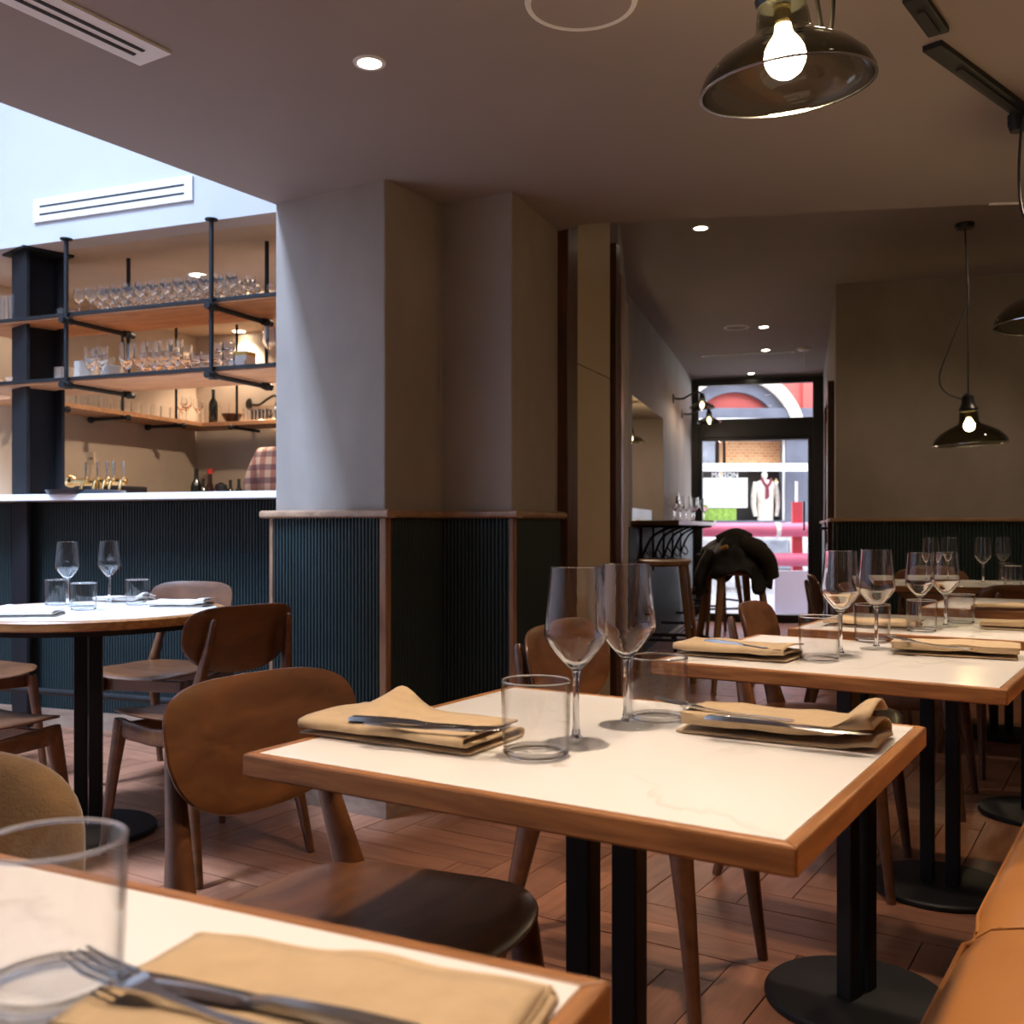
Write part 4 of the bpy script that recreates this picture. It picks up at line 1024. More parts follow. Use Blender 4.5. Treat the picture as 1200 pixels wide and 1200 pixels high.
# coffee machine at the photo edge
cm_ = bar(-1.98, 0.93, 0.0)
cmt = thing('back_bar_cabinet', 'black appliance block behind the bar at the photo edge', 'appliance', cm_, RB)
MB().box((0, 0, 0.64), (0.50, 0.42, 1.28)).obj('body', 'dark_plastic', cmt, smooth=0, bevel=0.01); MB().box((0, -0.215, 0.9), (0.42, 0.012, 0.3)).obj('front_panel', 'steel_column', cmt, smooth=0)

# ------------------------------------------------------------------ lamps
def shade_profile(R, H):
    # outer then inner skin of a wide bell shade: (r, z) from neck down to rim
    o = [(0.044, H), (0.048, H * 0.82), (0.052, H * 0.64), (0.060, H * 0.58), (R * 0.56, H * 0.47), (R * 0.78, H * 0.34), (R * 0.93, H * 0.19), (R, H * 0.05), (R * 1.0, 0.0)]
    i = [(max(0.001, r - 0.004), z - (0.003 if k else 0)) for k, (r, z) in enumerate(o)]
    i[-1] = (R - 0.005, 0.0005)
    return o, i
def pendant(label, loc, R, ztop, cord, canopy=None, tilt=(0, 0), glow='bulb_glow', bs=1.0, group='smoked glass pendant lamps'):
    """loc = centre of the rim; cord = list of offsets from loc up to the ceiling"""
    t = thing('pendant_lamp', label, 'lamp', loc, 0, group)
    t.rotation_euler = (tilt[0], tilt[1], 0)
    H = R * 1.0; k = R / 0.18
    o, i = shade_profile(R, H)
    MB().lathe(o + i[::-1], 64, closed=True).obj('lamp_shade', 'smoked_glass', t, smooth=60)
    MB().lathe([(R + 0.0006, -0.0015), (R + 0.0006, 0.0015), (R - 0.0046, 0.0015), (R - 0.0046, -0.0015)], 64, closed=True).obj('rim', 'cutlery_steel', t, smooth=60)  # steel ring put in for the bright highlight along the glass rim
    MB().lathe([(0, H - 0.01), (0.046, H - 0.012), (0.050, H + 0.002), (0.044, H + 0.010), (0.034, H + 0.03), (0.030, H + 0.07), (0.012, H + 0.085), (0, H + 0.085)], 28).obj('cap', 'socket_black', t)
    MB().lathe([(0, H - 0.012), (0.016, H - 0.012), (0.0175, H - 0.02), (0.0155, H - 0.028), (0.0175, H - 0.036), (0.015, H - 0.046), (0, H - 0.046)], 20).obj('socket', 'brass', t)
    zb = H - 0.108
    MB().lathe([(0, zb - 0.038), (0.015, zb - 0.035), (0.028, zb - 0.026), (0.037, zb - 0.010), (0.039, zb + 0.004), (0.036, zb + 0.018), (0.028, zb + 0.032), (0.018, zb + 0.045), (0.015, zb + 0.060), (0, zb + 0.060)], 28).obj('bulb', glow, t, smooth=60, M=Matrix.Translation((0, 0, (zb + 0.06) * (1 - bs))) @ Matrix.Scale(bs, 4))
    R_ = Matrix.Rotation(-tilt[1], 3, 'Y') @ Matrix.Rotation(-tilt[0], 3, 'X')
    for path in cord: MB().tube([R_ @ Vector(p) if i else Vector(p) for i, p in enumerate(path)], 0.0042, 8).obj('cord', 'cord_black', t)
    if canopy is not None:
        c = R_ @ Vector(canopy); MB().lathe([(0, -0.03), (0.045, -0.028), (0.05, -0.02), (0.05, 0.0), (0, 0)], 24, c).obj('canopy', 'socket_black', t)
    return t
def smooth_path(pts, n=24):
    pts = [Vector(p) for p in pts]; out = []
    P = [pts[0]] + pts + [pts[-1]]
    for i in range(1, len(P) - 2):
        for k in range(n // (len(pts) - 1) + 1):
            u_ = k / (n // (len(pts) - 1) + 1)
            a, b, c, d = P[i - 1], P[i], P[i + 1], P[i + 2]
            out.append(0.5 * ((2 * b) + (-a + c) * u_ + (2 * a - 5 * b + 4 * c - d) * u_ ** 2 + (-a + 3 * b - 3 * c + d) * u_ ** 3))
    out.append(pts[-1]); return out
pl = Vector((0.520, 1.905, 0)); pl.z = CAMZ + (HY - 103) / F * pl.y
R1 = 0.1625
cz = H1 - pl.z
pendant('lit smoked glass pendant hanging close over the tables, top of the photo', pl, R1, H1,
        [smooth_path([(0, 0, 0.19), (-0.01, 0, 0.24), (-0.045, 0.0, 0.22), (-0.048, 0, 0.17), (-0.035, 0.01, 0.28), (0.0, 0.02, cz)], 40),
         smooth_path([(0, 0, 0.19), (0.03, 0, 0.25), (0.082, 0.0, 0.22), (0.086, 0.0, 0.13), (0.078, 0.02, 0.09), (0.07, 0.03, 0.16), (0.03, 0.03, cz)], 40)], (0.02, 0.02, cz), tilt=(math.radians(3.5), math.radians(-4.5)))
p2 = at(1137, 262, H2); p2 = Vector((p2.x, p2.y, CAMZ + (HY - 521) / F * p2.y))
cz = H2 - p2.z; k2 = p2.y / F
pendant('lit smoked glass pendant low over the long table before the far wall', p2, 0.19, H2,
        [smooth_path([(0, 0, 0.20), (-0.02, 0, 0.235), (-0.13, 0, 0.28), (-0.165, 0, 0.36), (-0.12, 0, 0.50), (-0.03, 0, 0.72), (-0.01, 0, 0.80), (-0.02, 0, 1.0), (-0.03, 0, cz)], 48),
         [(0, 0, 0.2), (-0.012, 0, 0.8), (-0.028, 0, cz)]], (-0.03, 0, cz), tilt=(0, math.radians(-3)), glow='bulb_far', bs=0.72)
p3 = Vector((1.60, 2.95, 0)); p3.z = CAMZ + (HY - 380) / F * p3.y
cz = H1 - p3.z
pendant('unlit-looking dark pendant cut by the photo edge, hung from the black track', p3, 0.175, H1,
        [smooth_path([(0, 0, 0.19), (-0.06, 0, 0.25), (-0.105, 0, 0.33), (-0.115, 0, 0.45), (-0.105, 0, cz - 0.03)], 32)], None, glow='bulb_far', bs=0.72)
# black track boxes on the ceiling
a = at(1092, 50, H1); b = at(1215, 140, H1)
def track(label, a, b, w=0.05):
    d = (b - a).xy; L = d.length; c = (a + b) / 2
    t = thing('track_light', label, 'track light', (c.x, c.y, H1 - 0.014), math.atan2(d.y, d.x), 'black ceiling track boxes')
    MB().box((0, 0, 0.006), (L, w, 0.016)).obj('housing', 'black_metal', t, smooth=0, bevel=0.002); MB().box((0.02, 0, -0.004), (L * 0.6, w * 0.34, 0.006)).obj('slot', 'slot_dark', t, smooth=0)
    return t
track('long black track box on the ceiling carrying the edge pendant cord', a, b)
track('short black track box at the top edge of the photo', at(1070, -8, H1), at(1100, 34, H1))
m = MB(); pc = at(1192, 128, H1); o = tag(MB().lathe([(0, -0.05), (0.02, -0.05), (0.026, -0.03), (0.026, 0), (0, 0)], 16).obj('track_adapter', 'black_metal', loc=(pc.x, pc.y, H1 - 0.016)), 'black cord adapter plugged under the ceiling track', 'adapter')

def downlight(label, px, py, zc, r=0.042, energy=0.0, spot=1.2, glow='downlight_glow', xy=None, color=WARM, blend=0.6, target=None):
    tg = target
    p = at(px, py, zc) if xy is None else Vector((xy[0], xy[1], zc))
    t = thing('downlight', label, 'ceiling light', (p.x, p.y, zc), 0, 'recessed ceiling downlights')
    MB().lathe([(r, 0.0), (r, -0.004), (r + 0.010, -0.004), (r + 0.012, 0.0)], 28, closed=True).obj('trim_ring', 'white_paint', t)
    MB().lathe([(0, -0.0022), (r, -0.0022), (r, -0.0002), (0, -0.0002)], 28).obj('lens', glow, t)
    if energy:
        lamp('SPOT', 'downlight_beam', (p.x, p.y, zc - 0.02), energy, color, tg or (p.x, p.y, 0), spot_size=spot, spot_blend=blend, shadow_soft_size=0.03)
    return t
downlight('downlight alone in the front ceiling', 433, 73, H1, 0.032, 26, 1.35)
downlight('downlight where the ceiling steps up towards the corridor', 821, 267, H2, 0.036, 16, 1.5)
downlight('corridor downlight beside the round speaker', 895, 383, H2, 0.036, 10, 1.5)
downlight('corridor downlight by the long slot diffuser', 897, 410, H2, 0.034, 8, 1.5)
downlight('corridor downlight nearest the street door', 880, 437.5, H2, 0.034, 6, 1.5)
downlight('bar downlight shining over the top-shelf glasses', 232, 322, HB, 0.045, 22 * K_BAR, 2.0)
downlight('bar downlight seen between the two hanging shelves', 280, 388, HB, 0.045, 22 * K_BAR, 2.0)
for xy, e, lb in (((0.10, 1.30), 34, 'ceiling downlight over the table with its whole top in view'), ((0.72, 2.2), 26, 'ceiling downlight over the second banquette table'), ((-0.30, 0.55), 26, 'ceiling downlight over the foreground table'),
              ((1.75, 2.85), 44, 'added unseen ceiling spot aimed at the third banquette table'), ((0.95, 1.35), 7, 'ceiling downlight over the leather banquette')):  # the third-table spot is an added lamp, kept out of view
    downlight(lb, 0, 0, H1, 0.032, e * K_TABLE, 1.35, xy=xy, target=(1.35, 2.95, 0.7) if xy[0] > 1.5 else None)
downlight('added bar light hidden behind the steel column by the side shelves', 0, 0, HB, 0.045, 3 * K_BAR, 2.2, xy=bar(-2.0, 0.6).xy)  # added lamp, tucked out of sight behind the steel column
downlight('added wide light hidden behind the pillar to brighten the bar wall', 0, 0, HB, 0.045, 40 * K_BAR, 2.9, xy=bar(-0.72, 1.3).xy)  # lamp added behind the pillar to lift the wall below the shelves
downlight('bar downlight over the back counter', 0, 0, HB, 0.045, 26 * K_BAR, 2.2, xy=bar(-0.4, 1.7).xy)
downlight('added unseen ceiling spot brightening the long table and far wall', 0, 0, H2, 0.036, 32, 2.2, xy=(2.95, 5.0), target=(2.3, 5.4, 0.8))  # lamp added out of view to brighten the table and far wall

# slot diffusers, speakers and panel seams on the ceilings
a = at(182, 67, H1); cv_ = Vector((a.x, a.y)) - V * 0.75
v2 = thing('ceiling_vent', 'white twin-slot diffuser in the front ceiling over the light well edge', 'air vent', (cv_.x, cv_.y, H1), -math.radians(TH))
MB().box((0, 0, -0.004), (0.125, 1.5, 0.008)).obj('face_plate', 'white_paint', v2, smooth=0)
for x in (-0.018, 0.018): MB().box((x, -0.01, -0.0085), (0.012, 1.42, 0.004)).obj('slot', 'slot_dark', v2, smooth=0)
a = at(876, 414.5, H2)
v3 = thing('ceiling_vent', 'long pale slot diffuser across the corridor ceiling', 'air vent', a, -math.radians(AL))
MB().box((0, 0, -0.003), (0.85, 0.06, 0.006)).obj('face_plate', 'white_paint', v3, smooth=0); MB().box((0, 0, -0.0065), (0.80, 0.012, 0.003)).obj('slot', 'slot_dark', v3, smooth=0)
a = at(1185, 237.5, H1)
o = tag(MB().box((0.12, 0, -0.003), (0.40, 0.012, 0.006)).obj('ceiling_slot', 'white_paint', smooth=0, loc=(a.x, a.y, H1), rz=-0.1), 'thin pale slot in the front ceiling near the photo edge', 'air vent')
def speaker(label, px, py, z, r):
    a = at(px, py, z); t = thing('ceiling_speaker', label, 'speaker', a, 0, 'round ceiling speakers')
    MB().lathe([(r - 0.012, 0), (r - 0.012, -0.006), (r, -0.006), (r + 0.003, 0)], 48, closed=True).obj('ring', 'white_paint', t); MB().lathe([(0, -0.004), (r - 0.012, -0.004), (r - 0.012, -0.0005), (0, -0.0005)], 48).obj('grille', 'ceiling_paint', t)
speaker('round flush speaker at the top edge of the photo', 681, 2, H1, 0.13); speaker('small round flush speaker in the corridor ceiling', 863, 383.5, H2, 0.10)
a = at(942, 408, H2); dt = thing('sensor', 'small round sensor with hanging pull on the corridor ceiling', 'sensor', a)
MB().lathe([(0, -0.03), (0.05, -0.02), (0.06, -0.005), (0.06, 0), (0, 0)], 24).obj('body', 'white_paint', dt); MB().tube([(0, 0, -0.03), (0, 0, -0.17)], 0.002, 6).obj('pull', 'white_paint', dt)

# ------------------------------------------------------------------ corridor: ledge, lamps, stools
def cw(s, o, z=0.0):
    """corridor wall frame: s along the left wall, o out into the corridor"""
    p = P8 + cd_ * s - cn * o
    return Vector((p.x, p.y, z))
CR = math.atan2(cd_.y, cd_.x)
lg = thing('standing_ledge', 'dark wooden standing ledge on curved iron brackets along the corridor wall', 'ledge', cw(1.7, 0.0), CR)
MB().box((0.0, -0.17, 1.060), (3.1, 0.34, 0.035)).obj('board', 'dark_wood', lg, smooth=0, bevel=0.004)
for i in range(5):
    x = -1.2 + i * 0.62
    m = MB(); m.tube(smooth_path([(x, -0.01, 0.70), (x, -0.03, 0.80), (x, -0.10, 0.95), (x, -0.22, 1.02), (x, -0.31, 1.035)], 16), 0.010, 8)
    m.tube([(x, -0.02, 0.68), (x, -0.02, 1.04)], 0.010, 8); m.tube([(x, -0.02, 1.035), (x, -0.32, 1.035)], 0.009, 8)
    m.tube(smooth_path([(x, -0.05, 0.86), (x, -0.09, 0.80), (x, -0.07, 0.76), (x, -0.04, 0.79)], 10), 0.006, 6)
    m.obj('bracket', 'black_metal', lg)
fr2 = thing('foot_rail', 'black tube foot rail on posts below the corridor ledge', 'rail', cw(1.6, 0.26), CR)
MB().tube([(-1.1, 0, 0.22), (1.7, 0, 0.22)], 0.02, 10).obj('tube', 'black_metal', fr2)
for x in (-1.0, 0.0, 1.0):
    m = MB(); m.tube([(x, 0, 0.0), (x, 0, 0.22)], 0.014, 8); m.tube([(x, 0, 0.22), (x, 0.24, 0.22)], 0.012, 8); m.lathe([(0, 0), (0.035, 0), (0.035, 0.006), (0, 0.006)], 14, (x, 0, 0)); m.obj('post', 'black_metal', fr2)
for s, o_ in ((1.75, 0.12), (2.05, 0.18), (2.3, 0.10), (2.55, 0.2), (2.85, 0.15), (3.05, 0.24), (1.35, 0.16)):
    wine('wine glass set on the corridor ledge under the wall lamps', cw(s, o_, 1.0785), 0, 'wine glasses on the corridor ledge')
o = MB().box((0, 0, 0.006), (0.34, 0.25, 0.012)).obj('menu_board', 'dark_wood', smooth=0, loc=cw(2.85, 0.24, 1.0785), rz=CR); tag(o, 'flat dark board lying at the far end of the ledge', 'board')
o = MB().box((0, 0, 0.045), (1.3, 0.26, 0.09)).obj('niche_sill', 'dark_wood', smooth=0, bevel=0.004, loc=cw(1.05, -0.20, 1.086), rz=CR); tag(o, 'low wooden box lining the bottom of the lit wall niche', 'box')

def wall_lamp(label, base, out, drop, R=0.12, glow='bulb_day', energy=0.0, group='gooseneck wall lamps'):
    """base on wall; out = unit 2d direction away from wall"""
    t = thing('wall_lamp', label, 'lamp', base, math.atan2(out[1], out[0]), group)
    MB().lathe([(0, 0), (0.045, 0), (0.045, 0.01), (0.018, 0.02), (0, 0.02)], 20).obj('wall_plate', 'socket_black', t, M=Matrix.Rotation(PI / 2, 4, 'Y'))
    path = smooth_path([(0.01, 0, 0), (0.09, 0, -0.005), (0.16, 0, 0.03), (0.225, 0, 0.055), (0.265, 0, 0.03), (0.27, 0, -drop + 0.13)], 30)
    MB().tube(path, 0.009, 8).obj('arm', 'socket_black', t)
    o, i = shade_profile(R, R * 0.80)
    o = [(r * (0.62 if k < 4 else 1), z) for k, (r, z) in enumerate(o)]; i = [(max(0.001, r - 0.004), z - 0.002) for r, z in o]
    M = Matrix.Translation((0.27, 0, -drop))
    MB().lathe(o + i[::-1], 40, closed=True).obj('lamp_shade', 'smoked_glass', t, M=M, smooth=60)
    MB().lathe([(0, R * 0.76), (0.030, R * 0.76), (0.032, R * 0.80), (0.022, R * 0.95), (0.018, R * 1.15), (0, R * 1.15)], 20).obj('cap', 'socket_black', t, M=M)
    MB().ball((0.27, 0, -drop + R * 0.28), 0.021, 16, 10, (1, 1, 1.4)).obj('bulb', glow, t)
    if energy:
        l = lamp('POINT', 'wall_lamp_light', (0.27, 0, -drop + R * 0.28 - 0.045), energy, WARM, shadow_soft_size=0.02); l.parent = t
    return t
out = (-cn).normalized()
wall_lamp('gooseneck wall lamp on the corridor wall, the nearer of the lit pair', cw(2.55, 0.0, CAMZ + (HY - 467) / F * cw(2.55, 0).y), out, 0.10, energy=3.0)
wall_lamp('gooseneck wall lamp nearest the street door', cw(3.25, 0.0, CAMZ + (HY - 485) / F * cw(3.25, 0).y), out, 0.10, energy=3.0)
nb = P8 + cd_ * 0.62 + cn * 0.35
wall_lamp('gooseneck lamp inside the lit wall niche', Vector((nb.x, nb.y, 1.80)), out, 0.13, R=0.11, energy=22.0)
gb = bar(bar_s(290, 2.3), 2.325)
wall_lamp('gooseneck lamp on the back wall of the bar over the small glasses', Vector((gb.x, gb.y, 1.93)), Vector((0.9, -0.42)).normalized(), 0.12, R=0.10, energy=4.0)

def build_stool():
    t = thing('bar_stool', '', 'stool')
    MB().plate(super_outline(40, 0.175, 0.165, 4), 0.045, lambda x, y: 0.25 * x * x, 6).obj('seat', 'stool_wood', t, M=Matrix.Translation((0, 0, 0.745)), smooth=50)
    for sx in (-1, 1):
        for sy in (-1, 1):
            MB().limb([(sx * 0.205, sy * 0.195, 0), (sx * 0.165, sy * 0.155, 0.38), (sx * 0.125, sy * 0.115, 0.73)], [(0.016, 0.016), (0.021, 0.021), (0.023, 0.023)], 10, 3).obj('leg', 'stool_wood', t, smooth=50)
    for sy in (-1, 1): MB().tube([(-0.178, sy * 0.168, 0.25), (0.178, sy * 0.168, 0.25)], 0.010, 8).obj('stretcher', 'black_metal', t)
    for sx in (-1, 1): MB().tube([(sx * 0.172, -0.162, 0.32), (sx * 0.172, 0.162, 0.32)], 0.010, 8).obj('stretcher', 'black_metal', t)
    return t
stool = Maker(build_stool)
p = at(857, 665, 0.765); stool('wooden bar stool buried under the dark jacket', (1.42, 6.45, 0), 0.15, 'bar stools')
stool('wooden bar stool pushed up to the ledge near the niche', (1.06, 7.0, 0), -0.27, 'bar stools', 1.05)
stool('bar stool standing furthest down the corridor by the street door', (1.98, 9.75, 0), 0.3, 'bar stools')

# jacket thrown over the stool
def jacket():
    t = thing('jacket', 'dark olive jacket heaped over the bar stool', 'jacket', (1.42, 6.45, 0.775), 0)
    n, m_ = 64, 18; vs = [(0, 0, 0.20)]; fs = []
    for k in range(1, m_ + 1):
        f = k / m_
        for i in range(n):
            a = 2 * PI * i / n
            R = 0.20 * (1 + 0.13 * math.sin(3 * a + 0.6) + 0.07 * math.sin(7 * a))
            if f < 0.62: r = R * math.sin(f / 0.62 * PI / 2); z = 0.20 * math.cos(f / 0.62 * PI / 2) ** 0.8 + 0.005
            else:
                q = (f - 0.62) / 0.38; r = R * (1 + 0.05 * q) + 0.015 * math.sin(9 * a) * q; z = 0.005 - q * (0.10 + 0.06 * math.sin(2 * a + 2.6) + 0.05 * math.sin(5 * a))
            w = noise.noise(Vector((math.cos(a) * r * 9, math.sin(a) * r * 9, z * 9 + 3))) * 0.035 * min(1, f * 3)
            rd = abs(noise.noise(Vector((math.cos(a) * 2.2, math.sin(a) * 2.2, z * 14)))) * 0.03
            vs.append((math.cos(a) * (max(r, 0.0) + w + rd), math.sin(a) * (r + w + rd), z + w * 0.9))
    for i in range(n):
        j = (i + 1) % n; fs.append((0, 1 + i, 1 + j))
        for k in range(m_ - 1): a = 1 + k * n; fs.append((a + i, a + n + i, a + n + j, a + j))
    m = MB(); m.add(vs, fs); o = m.obj('body', 'jacket_dark', t, smooth=80)
    s = o.modifiers.new('cloth', 'SOLIDIFY'); s.thickness = 0.012; s.offset = -1
    MB().limb(smooth_path([(-0.15, -0.06, 0.09), (-0.205, -0.08, 0.0), (-0.235, -0.09, -0.08), (-0.215, -0.09, -0.17)], 12), [(0.04, 0.045)] * 4 + [(0.036, 0.04)] * 6 + [(0.032, 0.034)] * 3, 12).obj('sleeve', 'jacket_dark', t, smooth=80)
    MB().limb(smooth_path([(0.02, -0.16, 0.16), (0.10, -0.20, 0.12), (0.18, -0.16, 0.05), (0.215, -0.10, -0.06)], 12), [(0.035, 0.05)] * 13, 12).obj('sleeve', 'jacket_olive', t, smooth=80)
    MB().limb(smooth_path([(-0.10, 0.0, 0.17), (0.0, -0.05, 0.215), (0.10, -0.02, 0.18)], 10), [(0.02, 0.035)] * 11, 10).obj('collar', 'jacket_olive', t, smooth=80)
    MB().limb([(-0.12, -0.185, 0.12), (-0.085, -0.205, 0.135)], [(0.012, 0.012), (0.016, 0.012)], 8).obj('lining_flash', 'jacket_lining', t, smooth=60)
jacket()

# ------------------------------------------------------------------ person behind the bar
def skin_mesh(name, verts, edges, radii, mat, parent, root=0, sub=2):
    me = bpy.data.meshes.new(name); me.from_pydata(verts, edges, []); me.materials.append(MATS[mat])
    o = bpy.data.objects.new(name, me); COL.objects.link(o); o.parent = parent
    o.modifiers.new('skin', 'SKIN')
    for i, r in enumerate(radii): me.skin_vertices[0].data[i].radius = r if isinstance(r, tuple) else (r, r)
    me.skin_vertices[0].data[root].use_root = True
    o.modifiers['skin'].use_smooth_shade = True
    s = o.modifiers.new('sub', 'SUBSURF'); s.levels = sub; s.render_levels = sub
    return o
def person():
    p = bar(bar_s(300, 1.0) + 0.235, 1.0)
    t = thing('person', 'person in a plaid shirt behind the bar, mostly hidden by the pillar', 'person', p, RB + 0.1)
    # body faces -y (towards the counter), arms bent forwards over the counter
    V_ = [(0, 0, 0.98), (0, 0.01, 1.18), (0, 0.02, 1.36), (0, 0.01, 1.46), (0, -0.01, 1.53), (0, -0.02, 1.60), (0, -0.025, 1.70)]
    E_ = [(0, 1), (1, 2), (2, 3), (3, 4), (4, 5), (5, 6)]; R_ = [(0.14, 0.11), (0.145, 0.11), (0.165, 0.115), (0.12, 0.09), 0.055, (0.075, 0.09), (0.075, 0.09)]
    for s in (-1, 1):
        b = len(V_)
        V_ += [(s * 0.17, 0.02, 1.41), (s * 0.225, 0.01, 1.30), (s * 0.235, 0.02, 1.14), (s * 0.20, -0.12, 1.08), (s * 0.15, -0.23, 1.07), (s * 0.14, -0.29, 1.065)]
        E_ += [(2, b), (b, b + 1), (b + 1, b + 2), (b + 2, b + 3), (b + 3, b + 4), (b + 4, b + 5)]; R_ += [0.065, 0.055, 0.045, 0.038, 0.028, (0.035, 0.02)]
        for j, (dx, dz, L) in enumerate(((-0.03, 0, 0.065), (-0.012, 0.004, 0.08), (0.008, 0.002, 0.075), (0.025, 0, 0.06))):
            c = len(V_); V_ += [(s * 0.14 + dx, -0.34, 1.066 + dz), (s * 0.14 + dx * 1.1, -0.30 - L, 1.05 + dz)]; E_ += [(b + 5, c), (c, c + 1)]; R_ += [0.009, 0.008]
        c = len(V_); V_ += [(s * 0.14 - s * 0.045, -0.27, 1.06), (s * 0.14 - s * 0.06, -0.31, 1.055)]; E_ += [(b + 4, c), (c, c + 1)]; R_ += [0.011, 0.009]
        b = len(V_)
        V_ += [(s * 0.10, 0.0, 0.90), (s * 0.105, -0.01, 0.52), (s * 0.11, 0.01, 0.12), (s * 0.115, -0.02, 0.045), (s * 0.12, -0.15, 0.035)]
        E_ += [(0, b), (b, b + 1), (b + 1, b + 2), (b + 2, b + 3), (b + 3, b + 4)]; R_ += [0.085, 0.06, 0.042, 0.04, 0.035]
    skin_mesh('body', V_, E_, R_, 'skin', t)
    # shirt
    V_ = [(0, 0, 0.96), (0, 0.01, 1.18), (0, 0.02, 1.36), (0, 0.01, 1.475)]; E_ = [(0, 1), (1, 2), (2, 3)]; R_ = [(0.165, 0.13), (0.165, 0.13), (0.185, 0.135), (0.095, 0.085)]
    for s in (-1, 1):
        b = len(V_); V_ += [(s * 0.175, 0.02, 1.42), (s * 0.232, 0.01, 1.30), (s * 0.243, 0.02, 1.14), (s * 0.21, -0.10, 1.085)]; E_ += [(2, b), (b, b + 1), (b + 1, b + 2), (b + 2, b + 3)]; R_ += [0.083, 0.075, 0.065, 0.058]
    skin_mesh('shirt', V_, E_, R_, 'plaid_shirt', t)
    V_ = [(0, 0, 0.97)]; E_ = []; R_ = [(0.16, 0.13)]
    for s in (-1, 1):
        b = len(V_); V_ += [(s * 0.10, 0.0, 0.88), (s * 0.105, -0.01, 0.52), (s * 0.11, 0.01, 0.08)]; E_ += [(0, b), (b, b + 1), (b + 1, b + 2)]; R_ += [0.10, 0.075, 0.065]
    skin_mesh('trousers', V_, E_, R_, 'trousers', t)
    MB().ball((0, 0.0, 1.70), 0.098, 24, 14, (0.88, 1.02, 1.0)).obj('hair', 'hair', t, smooth=80)
    fm = MB(); fm.limb([(0, -0.105, 1.69), (0, -0.128, 1.655)], [(0.010, 0.010), (0.015, 0.012)], 8); fm.obj('nose', 'skin', t)
    for s in (-1, 1):
        MB().ball((s * 0.032, -0.107, 1.692), 0.011, 10, 8).obj('eye', 'barrier_white', t); MB().ball((s * 0.086, -0.01, 1.67), 0.026, 10, 8, (0.4, 0.8, 1.2)).obj('ear', 'skin', t)
    MB().ball((0, -0.108, 1.622), 0.022, 12, 8, (1, 0.4, 0.35)).obj('mouth', 'scarf_red', t)
person()

# ------------------------------------------------------------------ the street outside
def ox(px, d=16.0): return (px - 600) / F * d
def oz(py, d=16.0): return CAMZ + (HY - py) / F * d
struct(MB().box((3.5, 16.0, -0.05), (16, 9.6, 0.06)).obj('ground_street', 'street', smooth=0))
fac = thing('shop_front', 'shop front across the street with arched red fanlight', 'building', (3.8, 16.2, 0))
def fb(name, px0, px1, py0, py1, mat, d0=16.0, d1=16.3, parent=fac, bevel=0):
    x0, x1, z0, z1 = ox(px0, d0), ox(px1, d0), oz(py1, d0), oz(py0, d0)
    return MB().box(((x0 + x1) / 2 - parent.location.x, (d0 + d1) / 2 - parent.location.y, (z0 + z1) / 2), (x1 - x0, d1 - d0, z1 - z0)).obj(name, mat, parent, smooth=0, bevel=bevel)
def fbx(name, x0, x1, z0, z1, mat, d0, d1): return MB().box(((x0 + x1) / 2 - 3.8, (d0 + d1) / 2 - 16.2, (z0 + z1) / 2), (x1 - x0, d1 - d0, z1 - z0)).obj(name, mat, fac, smooth=0)
ax_, az_ = ox(862), oz(512)
WZ = oz(512)
fbx('upper_wall', -4, ax_ - 1.10, WZ, 7.0, 'facade_red', 16.1, 16.5); fbx('upper_wall', ax_ + 1.10, 11, WZ, 7.0, 'facade_red', 16.1, 16.5); fbx('upper_wall', ax_ - 1.10, ax_ + 1.10, az_ + 1.10, 7.0, 'facade_red', 16.1, 16.5)
def arc(name, r0, r1, mat, d0, d1, a0=0, a1=180, n=32):
    pts = [(math.cos(math.radians(a0 + (a1 - a0) * i / n)) * r1, math.sin(math.radians(a0 + (a1 - a0) * i / n)) * r1) for i in range(n + 1)]
    pts += [(math.cos(math.radians(a0 + (a1 - a0) * i / n)) * r0, math.sin(math.radians(a0 + (a1 - a0) * i / n)) * r0) for i in range(n, -1, -1)] if r0 > 0 else []
    M = Matrix.Translation((ax_ - 3.8, (d0 + d1) / 2 - 16.2, az_)) @ Matrix.Rotation(PI / 2, 4, 'X')
    k = len(pts) // 2
    m = MB()
    if r0 > 0:
        h = (d1 - d0) / 2; vs = [(x, y, z) for z in (-h, h) for x, y in pts]; N = len(pts); fs = []
        for i in range(n):
            j = N - 1 - i
            fs += [(i, i + 1, j - 1, j), (N + j, N + j - 1, N + i + 1, N + i), (i, N + i, N + i + 1, i + 1), (j, j - 1, N + j - 1, N + j)]
        fs += [(0, N - 1, 2 * N - 1, N), (n, n + N, n + 1 + N, n + 1)]
        m.add(vs, fs)
    else: m.prism(pts, -(d1 - d0) / 2, (d1 - d0) / 2)
    return m.obj(name, mat, fac, smooth=30, M=M)
arc('arch_ring', 0.92, 1.10, 'facade_cream', 15.95, 16.3); arc('inner_arch', 0.72, 0.92, 'facade_blue', 16.05, 16.3); arc('fanlight', 0.0, 0.72, 'facade_red', 16.15, 16.3)
